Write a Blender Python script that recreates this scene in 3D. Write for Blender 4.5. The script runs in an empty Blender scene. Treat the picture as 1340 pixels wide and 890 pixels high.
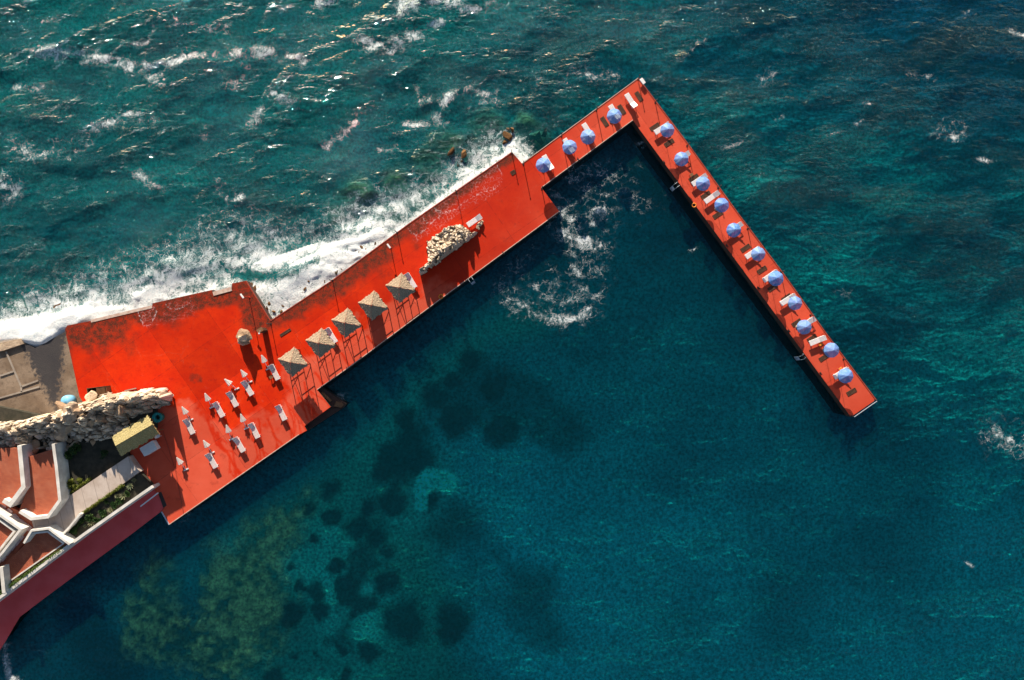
import bpy, bmesh, math, random
import numpy as np
from mathutils import Vector, Matrix
from mathutils.geometry import delaunay_2d_cdt

random.seed(7)
rng = np.random.default_rng(7)
scene = bpy.context.scene
COL = scene.collection

# ------------------------------------------------------------------ layout
F = 893.3            # focal length in photo pixels (24 mm equivalent)
H = 83.5             # drone height above the deck (deck top is z = 0)
SEA = -1.3           # still water level
def W(px, py, z=0.0):
    k = (H - z) / F
    return Vector(((px - 670) * k, (445 - py) * k, z))
PX = H / F           # metres per photo pixel on the deck

SUN_EL = math.radians(19)
SUN_AZ = Vector((-0.2, 0.98)).normalized()

# ------------------------------------------------------------------ noise in numpy
def vnoise(x, y, seed):
    r = np.random.default_rng(seed)
    t = r.random((256, 256))
    xi = np.floor(x).astype(np.int64); yi = np.floor(y).astype(np.int64)
    xf = x - xi; yf = y - yi
    u = xf*xf*xf*(xf*(xf*6-15)+10); v = yf*yf*yf*(yf*(yf*6-15)+10)
    x0 = xi & 255; x1 = (xi+1) & 255; y0 = yi & 255; y1 = (yi+1) & 255
    return (t[x0, y0]*(1-u)+t[x1, y0]*u)*(1-v) + (t[x0, y1]*(1-u)+t[x1, y1]*u)*v
def fbm(x, y, seed, octv=4):
    s = 0; a = 0.5; n = 0
    for i in range(octv):
        s = s + a*vnoise(x*(2**i)+i*17.3, y*(2**i)-i*9.1, seed+i); n += a; a *= 0.5
    return s/n
def sstep(a, b, x):
    t = np.clip((x-a)/(b-a), 0, 1)
    return t*t*(3-2*t)
def seg_dist(x, y, pts):
    d = np.full(np.shape(x), 1e9); 
    for (ax, ay), (bx, by) in zip(pts[:-1], pts[1:]):
        vx, vy = bx-ax, by-ay; L = vx*vx+vy*vy+1e-9
        t = np.clip(((x-ax)*vx+(y-ay)*vy)/L, 0, 1)
        d = np.minimum(d, np.hypot(x-ax-t*vx, y-ay-t*vy))
    return d
def inside(x, y, poly):
    c = np.zeros(np.shape(x), bool); n = len(poly); j = n-1
    for i in range(n):
        xi, yi = poly[i]; xj, yj = poly[j]
        if yi != yj:
            c ^= ((yi > y) != (yj > y)) & (x < (xj-xi)*(y-yi)/(yj-yi)+xi)
        j = i
    return c

# ------------------------------------------------------------------ material helper
class NT:
    def __init__(self, name):
        self.m = bpy.data.materials.new(name); self.m.use_nodes = True
        self.t = self.m.node_tree; self.t.nodes.clear()
        self.out = self.t.nodes.new('ShaderNodeOutputMaterial')
    def n(self, typ, ins=None, out=0, **attrs):
        nd = self.t.nodes.new('ShaderNode'+typ)
        for k, v in attrs.items(): setattr(nd, k, v)
        for k, v in (ins or {}).items():
            s = nd.inputs[k]
            if isinstance(v, bpy.types.NodeSocket): self.t.links.new(v, s)
            else: s.default_value = v
        return nd.outputs[out]
    def math(self, op, a, b=0.0, c=0.0, clamp=False):
        return self.n('Math', {0: a, 1: b, 2: c}, operation=op, use_clamp=clamp)
    def mix(self, f, a, b, blend='MIX'):
        nd = self.t.nodes.new('ShaderNodeMix'); nd.data_type = 'RGBA'; nd.blend_type = blend
        for k, v in ((0, f), (6, a), (7, b)):
            if isinstance(v, bpy.types.NodeSocket): self.t.links.new(v, nd.inputs[k])
            else: nd.inputs[k].default_value = v if k == 0 else (*v[:3], 1)
        return nd.outputs[2]
    def ss(self, x, a, b):
        return self.n('MapRange', {0: x, 1: a, 2: b, 3: 0.0, 4: 1.0}, interpolation_type='SMOOTHSTEP')
    def attr(self, name):
        return self.n('Attribute', attribute_name=name, out=2)
    def acol(self, name):
        return self.n('Attribute', attribute_name=name, out=0)
    def coord(self):
        return self.n('TexCoord', out=3)
    def wpos(self):
        return self.n('NewGeometry', out=0)
    def noise(self, vec, scale, detail=4, rough=0.55, out=0, dist=0.0):
        return self.n('TexNoise', {'Vector': vec, 'Scale': scale, 'Detail': detail, 'Roughness': rough, 'Distortion': dist}, out=out)
    def scale(self, vec, s, rot=0.0):
        return self.n('Mapping', {0: vec, 2: (0, 0, rot), 3: s})
    def bump(self, h, strength=0.3, dist=0.05):
        return self.n('Bump', {'Height': h, 'Strength': strength, 'Distance': dist})
    def bsdf(self, col, rough=0.7, normal=None, spec=0.3, metal=0.0, extra=None):
        ins = {'Base Color': col if isinstance(col, bpy.types.NodeSocket) else (*col, 1), 'Roughness': rough,
               'Specular IOR Level': spec, 'Metallic': metal}
        if normal is not None: ins['Normal'] = normal
        ins.update(extra or {})
        return self.n('BsdfPrincipled', ins)
    def done(self, sh):
        self.t.links.new(sh, self.out.inputs[0]); return self.m

def simple(name, c1, c2, scale=3.0, rough=0.7, bump=0.2, bd=0.02, spec=0.3, fine=25.0, use='coord'):
    t = NT(name); p = t.coord() if use == 'coord' else t.wpos()
    a = t.noise(p, scale, 5); b = t.noise(p, fine, 3)
    f = t.math('ADD', t.math('MULTIPLY', t.ss(a, 0.3, 0.7), 0.7), t.math('MULTIPLY', b, 0.4), clamp=True)
    col = t.mix(f, c1, c2)
    return t.done(t.bsdf(col, rough, t.bump(b, bump, bd), spec))

# ------------------------------------------------------------------ mesh helper
class MB:
    def __init__(self): self.v = []; self.f = []
    def add(self, vs, fs):
        o = len(self.v); self.v += [tuple(p) for p in vs]; self.f += [tuple(i+o for i in q) for q in fs]; return self
    def box(self, c, s, M=None):
        x, y, z = s[0]/2, s[1]/2, s[2]/2
        vs = [Vector((a*x, b*y, d*z)) for d in (-1, 1) for b in (-1, 1) for a in (-1, 1)]
        vs = [(M @ p if M else p)+Vector(c) for p in vs]
        return self.add(vs, [(0, 2, 3, 1), (4, 5, 7, 6), (0, 1, 5, 4), (1, 3, 7, 5), (3, 2, 6, 7), (2, 0, 4, 6)])
    def bar(self, a, b, w, h=None):
        a, b = Vector(a), Vector(b); d = b-a; q = d.to_track_quat('X', 'Z').to_matrix()
        return self.box((a+b)/2, (d.length, w, h or w), q)
    def tube(self, a, b, r0, r1=None, n=10, caps=True):
        a, b = Vector(a), Vector(b); r1 = r0 if r1 is None else r1
        q = (b-a).to_track_quat('Z', 'Y').to_matrix(); vs = []
        for p, r in ((a, r0), (b, r1)):
            vs += [p+q @ Vector((r*math.cos(2*math.pi*i/n), r*math.sin(2*math.pi*i/n), 0)) for i in range(n)]
        fs = [(i, (i+1) % n, n+(i+1) % n, n+i) for i in range(n)]
        if caps: fs += [tuple(range(n-1, -1, -1)), tuple(range(n, 2*n))]
        return self.add(vs, fs)
    def lathe(self, prof, n=16, c=(0, 0, 0)):
        vs = []; fs = []
        for r, z in prof:
            vs += [(c[0]+r*math.cos(2*math.pi*i/n), c[1]+r*math.sin(2*math.pi*i/n), c[2]+z) for i in range(n)]
        for k in range(len(prof)-1):
            fs += [(k*n+i, k*n+(i+1) % n, (k+1)*n+(i+1) % n, (k+1)*n+i) for i in range(n)]
        fs.append(tuple(range(n-1, -1, -1))); m = (len(prof)-1)*n; fs.append(tuple(range(m, m+n)))
        return self.add(vs, fs)
    def prism(self, pts, z0, z1):
        n = len(pts)
        A = sum(pts[i][0]*pts[(i+1) % n][1]-pts[(i+1) % n][0]*pts[i][1] for i in range(n))
        if A < 0: pts = pts[::-1]
        vs = [(p[0], p[1], z0) for p in pts]+[(p[0], p[1], z1) for p in pts]
        return self.add(vs, [tuple(range(n-1, -1, -1)), tuple(range(n, 2*n))]+[(i, (i+1) % n, n+(i+1) % n, n+i) for i in range(n)])
    def torus(self, R, r, c=(0, 0, 0), n=20, m=8):
        vs = []; fs = []
        for i in range(n):
            a = 2*math.pi*i/n
            for j in range(m):
                b = 2*math.pi*j/m
                vs.append((c[0]+(R+r*math.cos(b))*math.cos(a), c[1]+(R+r*math.cos(b))*math.sin(a), c[2]+r*math.sin(b)))
        for i in range(n):
            for j in range(m):
                fs.append((i*m+j, ((i+1) % n)*m+j, ((i+1) % n)*m+(j+1) % m, i*m+(j+1) % m))
        return self.add(vs, fs)
    def build(self, name, mat, parent=None, smooth=False, bevel=0.0):
        me = bpy.data.meshes.new(name); me.from_pydata(self.v, [], self.f); me.materials.append(mat)
        if bevel:
            bm = bmesh.new(); bm.from_mesh(me)
            bmesh.ops.bevel(bm, geom=bm.edges[:], offset=bevel, segments=1, affect='EDGES', clamp_overlap=True)
            bm.to_mesh(me); bm.free()
        if smooth: me.polygons.foreach_set('use_smooth', [True]*len(me.polygons))
        me.update()
        o = bpy.data.objects.new(name, me); COL.objects.link(o)
        if parent: o.parent = parent
        return o

def empty(name, loc, rz=0.0):
    o = bpy.data.objects.new(name, None); COL.objects.link(o); o.location = loc; o.rotation_euler = (0, 0, rz)
    o.empty_display_size = 0.3
    return o
def tag(o, label, cat, group=None):
    o['label'] = label; o['category'] = cat
    if group: o['group'] = group
    return o
def kind(o, k): o['kind'] = k; return o
def copy_tree(o, parent=None):
    c = o.copy(); COL.objects.link(c); c.parent = parent
    for ch in [x for x in bpy.data.objects if x.parent == o]: copy_tree(ch, c)
    return c
def ang(dx, dy): return math.atan2(-dy, dx)     # photo direction -> world rotation

# ------------------------------------------------------------------ world, sun, camera
w = bpy.data.worlds.new('World'); scene.world = w; w.use_nodes = True
wt = w.node_tree; bg = wt.nodes['Background']
sky = wt.nodes.new('ShaderNodeTexSky'); sky.sky_type = 'NISHITA'; sky.sun_disc = False
sky.sun_elevation = SUN_EL; sky.sun_rotation = math.atan2(SUN_AZ.x, SUN_AZ.y)
wt.links.new(sky.outputs[0], bg.inputs[0]); bg.inputs[1].default_value = 0.06
sd = bpy.data.lights.new('sun', 'SUN'); sd.energy = 5.0; sd.angle = math.radians(0.5); sd.color = (1.0, 0.88, 0.72)
so = bpy.data.objects.new('sun', sd); COL.objects.link(so); so.location = (0, 0, 120)
so.rotation_euler = Vector((-SUN_AZ.x*math.cos(SUN_EL), -SUN_AZ.y*math.cos(SUN_EL), -math.sin(SUN_EL))).to_track_quat('-Z', 'Y').to_euler()
cd = bpy.data.cameras.new('camera'); cd.lens = 24; cd.sensor_width = 36; cd.clip_end = 6000; cd.clip_start = 0.5
cam = bpy.data.objects.new('camera', cd); COL.objects.link(cam); cam.location = (0, 0, H); scene.camera = cam
vs_ = scene.view_settings; vs_.view_transform = 'Standard'; vs_.look = 'None'; vs_.gamma = 1; vs_.exposure = 1.0
scene.cycles.max_bounces = 6; scene.cycles.transparent_max_bounces = 12; scene.cycles.use_denoising = True
scene.cycles.caustics_reflective = False; scene.cycles.caustics_refractive = False

# ------------------------------------------------------------------ outlines (photo pixels)
DECK = [(85, 431), (88, 426), (119, 420), (199, 401), (199.5, 397), (277, 379.5), (279, 385), (303, 378), (303.5, 371), (322, 367.5),
        (354, 420), (435, 366.5), (534, 293.5), (670, 199), (683, 214), (708.5, 245.5), (732, 277), (567, 398.5), (457.5, 480), (415, 510),
        (432.5, 532.5), (398.5, 557.5), (401.5, 563.5), (391, 569), (240.5, 674), (221.5, 686.5), (211.5, 669.5), (217, 662), (199, 637),
        (168, 597), (140, 575), (104, 519)]
PIER = [(683, 214), (835, 102), (900.5, 188.5), (966, 279.5), (1024, 356.5), (1082, 437.5), (1146.4, 523), (1113.5, 545.6), (828, 157.3), (708.5, 245.5)]

# ================================================================== SEA
def grid_axis(lim, step, far):
    a = list(np.arange(-lim, lim+1e-6, step)); s = step; e = []
    x = a[-1]
    while x < far:
        s *= 1.4; x += s; e.append(x)
    return np.array([-q for q in e[::-1]]+a+e)
def grid_mesh(name, xs, ys, zf, mat):
    X, Y = np.meshgrid(xs, ys, indexing='ij'); nx, ny = X.shape
    Z, attrs = zf(X, Y)
    me = bpy.data.meshes.new(name)
    co = np.stack([X, Y, Z], -1).reshape(-1, 3).astype(np.float32)
    i = np.arange(nx*ny).reshape(nx, ny)
    q = np.stack([i[:-1, :-1], i[1:, :-1], i[1:, 1:], i[:-1, 1:]], -1).reshape(-1).astype(np.int32)
    nf = len(q)//4
    me.vertices.add(len(co)); me.vertices.foreach_set('co', co.ravel())
    me.loops.add(len(q)); me.loops.foreach_set('vertex_index', q)
    me.polygons.add(nf); me.polygons.foreach_set('loop_start', np.arange(0, nf*4, 4, dtype=np.int32))
    me.polygons.foreach_set('use_smooth', np.ones(nf, bool))
    for k, v in attrs.items():
        if v.ndim == 3:
            a = me.attributes.new(k, 'FLOAT_COLOR', 'POINT'); vv = np.concatenate([v, np.ones((*v.shape[:2], 1))], -1)
            a.data.foreach_set('color', vv.reshape(-1).astype(np.float32))
        else:
            a = me.attributes.new(k, 'FLOAT', 'POINT'); a.data.foreach_set('value', v.reshape(-1).astype(np.float32))
    me.update(); me.validate(); me.materials.append(mat)
    o = bpy.data.objects.new(name, me); COL.objects.link(o); return o

COAST = [(-400, 470), (-60, 455), (0, 448), (85, 429), (119, 420), (199, 400), (277, 379.5), (322, 367.5), (354, 420), (435, 366.5), (534, 293.5), (670, 199), (683, 214)]
STROKES = [  # (points, half width px, density)
    ([(51, 66), (105, 72), (128, 70), (164, 85)], 4.5, .85), ([(164, 60), (191, 57), (200, 36)], 2.6, .7), ([(191, 87), (224, 81), (248, 69), (281, 70)], 4, .75),
    ([(311, 72), (353, 66), (395, 78)], 4.5, .85), ([(108, 172), (131, 163), (146, 158), (170, 146), (209, 154)], 4, .7), ([(0, 240), (14, 246)], 9, .85),
    ([(287, 245), (299, 257), (312, 258)], 5, .75), ([(179, 227), (209, 245)], 5, .55), ([(277, 42), (296, 38)], 6, .6), ([(230, 26), (254, 30)], 4, .6),
    ([(359, 122), (389, 135)], 5, .7), ([(330, 162), (342, 146)], 5, .55), ([(264, 171), (270, 174)], 5, .65), ([(472, 54), (514, 69), (520, 51), (564, 39), (579, 27)], 4.5, .85),
    ([(603, 13), (627, 9), (651, 1)], 4, .8), ([(528, 163), (561, 164)], 3, .65), ([(427, 194), (448, 179), (469, 149)], 4, .65), ([(496, 196), (517, 191)], 2.6, .6),
    ([(5, 180), (40, 200), (110, 190)], 9, .38), ([(300, 75), (320, 90), (300, 110)], 8, .4), ([(415, 5), (435, 3)], 4, .75), ([(565, 4), (600, 2)], 4, .7),
    ([(540, 105), (552, 140)], 2, .5), ([(560, 130), (580, 165)], 6, .4), ([(180, 95), (215, 108)], 7, .42), ([(55, 24), (70, 18)], 3, .6), ([(20, 115), (62, 112)], 4, .5),
    ([(610, 115), (645, 122)], 6, .45), ([(620, 140), (648, 130)], 5, .5), ([(735, 105), (800, 96)], 6, .5), ([(1130, 137), (1138, 131)], 2, .7), ([(1118, 159), (1126, 156)], 2, .7),
    ([(1084, 176), (1094, 173)], 2, .6), ([(1015, 155), (1023, 152)], 2, .6), ([(996, 103), (1008, 99)], 5, .6), ([(1186, 95), (1200, 101), (1216, 99)], 3.5, .65),
    ([(1238, 168), (1253, 176)], 8, .62), ([(1284, 206), (1299, 211)], 2.2, .8), ([(1263, 20), (1273, 17)], 2.5, .6), ([(1320, 45), (1340, 49)], 3, .65), ([(940, 193), (972, 186)], 2, .6),
    ([(895, 197), (905, 203)], 2, .6), ([(1310, 568), (1345, 582)], 13, .55), ([(1266, 735), (1273, 739)], 1.5, .9), ([(905, 327), (913, 323)], 1.1, .55), ([(1100, 385), (1112, 382)], 3, .6),
    # backwash inside the harbour
    ([(716, 250), (724, 262), (735, 282), (757, 300), (768, 312)], 11, .62), ([(757, 300), (775, 284), (788, 262)], 12, .6), ([(742, 298), (768, 322)], 13, .68), ([(752, 328), (756, 352)], 6, .55),
    ([(665, 394), (700, 409), (735, 416), (760, 412), (778, 402), (781, 380)], 6.5, .6), ([(690, 390), (722, 392), (760, 388)], 8, .5), ([(700, 375), (706, 362)], 7, .42),
    ([(779, 355), (792, 362)], 8, .48), ([(700, 315), (672, 360), (660, 376)], 13, .33), ([(745, 225), (790, 240)], 28, .34), ([(756, 345), (764, 385)], 9, .47), ([(728, 355), (732, 405)], 9, .43),
    ([(838, 190), (850, 180)], 3, .6), ([(810, 215), (840, 260)], 22, .25), ([(250, 664), (237, 675)], 6, .5), ([(440, 505), (450, 520)], 6, .45), ([(5, 842), (8, 870), (14, 888)], 6, .75)]
def sea_fields(X, Y):
    k = F/(H-SEA); px = 670+X*k; py = 445-Y*k
    n1 = fbm(X/9, Y/9, 3); n2 = fbm(X/3.2, Y/3.2, 11); n3 = fbm(X/28, Y/28, 21); n4 = fbm(X/1.2, Y/1.2, 31, 3); n5 = sstep(.2, .75, fbm(X/1.5, Y/.9, 41, 3))
    # how exposed: 1 on the open side of the deck, calm inside
    bx = np.array([-300, 0, 85, 322, 354, 670, 835, 1146, 1300, 2500]); by = np.array([480, 445, 428, 368, 400, 199, 102, 500, 640, 900])
    line = np.interp(px, bx, by)
    expo = sstep(25, np.interp(px, [700, 1000, 1300], [-45, -120, -330]), py-line)
    amp = 0.07+0.93*expo*np.interp(py, [0, 250, 600], [1, 1, .3])*np.interp(px, [500, 850, 1100], [1, .52, .30])
    fade = sstep(400, 75, np.hypot(X, Y))
    h = 0*X; crest = 0*X
    for i, (L, a, th) in enumerate([(15, .34, -73), (9.5, .24, -62), (6.3, .17, -82), (4.1, .11, -50), (2.7, .07, -95), (1.7, .045, -66)]):
        t = math.radians(th); d = X*math.cos(t)+Y*math.sin(t)
        ph = 2*math.pi/L*d+7*fbm(X/(L*1.4), Y/(L*1.4), 50+i, 3)*min(1.6, L/5)
        s = 1-np.abs(np.sin(ph/2)); s = 0.55*s**1.4+0.45*(0.5+0.5*np.cos(ph)) 
        g = 0.4+1.2*fbm(X/(L*2), Y/(L*2), 70+i, 2)
        h = h+a*(s-0.45)*2*g*0.5
        if i < 3: crest = crest+a*s*g
    crest = crest/.75
    # foam
    wob = (n2-.5)*26+(n1-.5)*34
    d = seg_dist(px, py, COAST)
    w_ = np.interp(px, [0, 80, 110, 200, 300, 354, 430, 470, 520, 560, 600, 640, 690], [26, 24, 20, 8, 5, 6, 20, 18, 8, 8, 12, 7, 2])
    L_ = np.interp(px, [0, 80, 200, 320, 360, 450, 520, 560, 640, 700, 760], [80, 105, 135, 150, 150, 125, 88, 72, 74, 52, 10])
    out = (expo > .02) | (px < 700)
    dd = d+wob*sstep(4, 30, d)*.55
    D = np.maximum(np.interp(px, [60, 130, 220, 340, 500, 690], [1.0, .88, .66, .70, .70, .66])*(.85+.3*n2)*sstep(w_+10, w_-8, dd), .62*sstep(L_, w_*.6, dd)*(.45+1.0*n1)*(.72+.45*n5))
    D = D*(py < line+70)*sstep(720, 690, px)
    notch = inside(px, py, [(322, 367), (354, 421), (436, 366), (470, 335), (420, 315), (330, 345)])
    D = np.where(notch, np.clip(D, .74, .84)+.35*(n2-.5)+.15*(n4-.5), D)
    trough = seg_dist(px, py, [(322, 362), (355, 362), (400, 343), (430, 330)])      # darker water behind the breaker
    D = D-.6*np.exp(-(trough/9)**2)*(px < 420)
    crest_d = seg_dist(px, py, [(325, 335), (370, 352), (410, 335), (437, 322), (470, 315), (500, 306)])
    D = np.maximum(D, 1.0*np.exp(-((crest_d+wob*.4)/12)**2)*(.75+.35*n2)*sstep(330, 400, px))
    for pts, hw, den in STROKES:
        q = seg_dist(px+(n4-.5)*9+(n2-.5)*12, py+(n4-.5)*5+(n1-.5)*10, pts)
        D = np.maximum(D, np.minimum(np.where(py < line, .54, .56), den*.80*np.exp(-(q/(hw*1.9))**1.3)*(.35+.95*n5)))
    caps = sstep(.72, 1.12, crest+(n2-.5)*.5+(n1-.5)*.3)*sstep(.42, .6, n3+.12*(px < 650))*expo
    D = np.maximum(D, .55*caps*np.interp(px, [600, 900, 1340], [1, .6, .35]))
    D = np.clip(D, 0, 1.1)
    # keep foam below the deck, let the surf pile up
    surf = sstep(.6, 1.0, D)*sstep(60, 10, d)*(py < line+60)
    z = SEA+1.3*h*amp*fade*(1-.55*surf)+surf*(.10+.26*n2)
    pile = sstep(20, 6, seg_dist(px, py, [(-20, 440), (30, 436), (60, 440), (84, 424), (105, 418)]))
    z = z+pile*(.62+.35*n2)
    z = np.minimum(z, -.08+.25*(px < 84))
    return z, {'foam': np.where(py < line+70, np.minimum(D*1.12, 1.1), D)*fade, 'amp': amp*fade*(1+.7*caps)+.06, 'haze': np.clip(sstep(.2, .75, D)*.5+.45*sstep(L_*.9, 5, d)*sstep(720, 680, px)*(py < line+40), 0, 1)}

def sea_material():
    t = NT('sea_water'); p = t.wpos()
    foam = t.attr('foam'); amp = t.attr('amp'); hz = t.math('MULTIPLY', t.attr('haze'), .75)
    wv = t.n('VectorMath', {0: t.noise(p, 0.55, 4, .6, out=1), 1: (.5, .5, .5)}, operation='SUBTRACT')
    pw = t.n('VectorMath', {0: wv, 1: (3.4, 3.4, 0), 2: p}, operation='MULTIPLY_ADD')
    wv2 = t.n('VectorMath', {0: t.noise(p, 2.2, 4, .6, out=1), 1: (.5, .5, .5)}, operation='SUBTRACT')
    pw2 = t.n('VectorMath', {0: wv2, 1: (1.0, 1.0, 0), 2: pw}, operation='MULTIPLY_ADD')
    v1 = t.n('TexVoronoi', {'Vector': pw2, 'Scale': .85}, feature='DISTANCE_TO_EDGE', voronoi_dimensions='2D')
    v2 = t.n('TexVoronoi', {'Vector': pw2, 'Scale': 2.3}, feature='DISTANCE_TO_EDGE', voronoi_dimensions='2D')
    nz = t.noise(pw2, 3.4, 9, .72)
    strk = t.noise(t.scale(pw, (1, .22, 1), math.radians(-14)), 2.6, 6, .7)
    dense = t.math('SUBTRACT', foam, t.math('ADD', t.math('MULTIPLY', t.ss(nz, .28, .74), .56), t.math('MULTIPLY', t.ss(strk, .28, .70), .46)))
    web1 = t.math('SUBTRACT', 1, t.ss(v1, .01, .10)); web2 = t.math('SUBTRACT', 1, t.ss(v2, .02, .15))
    brk = t.ss(t.noise(pw, 1.1, 6, .7), .36, .62)
    web = t.math('MULTIPLY', t.math('MAXIMUM', web1, t.math('MULTIPLY', web2, t.ss(foam, .25, .5))), t.math('MULTIPLY', t.ss(foam, .06, .42), brk))
    web = t.math('MULTIPLY', web, t.ss(nz, .38, .62))
    dif = t.math('MAXIMUM', dense, t.math('MULTIPLY', web, .3))
    f = t.math('MAXIMUM', t.math('MULTIPLY', t.ss(dense, -.05, .24), t.math('MULTIPLY_ADD', t.ss(foam, .2, .8), .3, .7)), t.math('MULTIPLY', web, .85))
    f = t.math('MULTIPLY', f, t.ss(foam, .03, .2))
    # small waves
    ps = t.scale(p, (1, 2.1, 1), math.radians(-15))
    b1 = t.noise(ps, .55, 3, .5, dist=.6); b2 = t.noise(ps, 1.5, 4, .6, dist=.8); b3 = t.noise(ps, 4.5, 3, .6)
    r1 = t.math('SUBTRACT', 1, t.math('ABSOLUTE', t.math('MULTIPLY_ADD', b1, 2, -1)))
    r2 = t.math('SUBTRACT', 1, t.math('ABSOLUTE', t.math('MULTIPLY_ADD', b2, 2, -1)))
    hh = t.math('ADD', t.math('MULTIPLY', r1, .62), t.math('ADD', t.math('MULTIPLY', r2, .30), t.math('MULTIPLY', b3, .04)))
    clu = t.ss(t.noise(t.scale(p, (.5, 1.3, 1), math.radians(-17)), .17, 5, .65), .43, .62)
    hh = t.math('MULTIPLY', hh, t.math('MULTIPLY', amp, t.math('MULTIPLY_ADD', clu, 1.0, .40)))
    nrm = t.bump(hh, 1.0, .82)
    nsoft = t.bump(hh, .32, .42)
    body = t.mix(hz, (.0010, .070, .084), (.05, .26, .25))
    dif_b = t.n('BsdfDiffuse', {'Color': body, 'Normal': nsoft})
    tr = t.n('BsdfTransparent', {'Color': (.40, .86, .88, 1)})
    k = t.math('ADD', t.math('MULTIPLY_ADD', hz, .5, .14), t.math('MULTIPLY', amp, .27), clamp=True)
    inner = t.n('MixShader', {0: k, 1: tr, 2: dif_b})
    gl = t.n('BsdfGlossy', {'Color': (.8, .95, 1, 1), 'Roughness': .05, 'Normal': nrm})
    fr = t.n('Fresnel', {'IOR': 1.27, 'Normal': nrm})
    water = t.n('MixShader', {0: fr, 1: inner, 2: gl})
    fn = t.bump(t.math('ADD', t.math('MULTIPLY', strk, .5), t.math('MULTIPLY', nz, .8)), .8, .22)
    fb = t.n('BsdfDiffuse', {'Color': t.mix(t.ss(nz, .30, .58), (.52, .62, .66), (.90, .90, .89)), 'Normal': fn})
    return t.done(t.n('MixShader', {0: f, 1: water, 2: fb}))

xs = grid_axis(69, .16, 2500); ys = grid_axis(47, .16, 2500)
sea = kind(grid_mesh('sea', xs, ys, sea_fields, sea_material()), 'structure')

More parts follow.
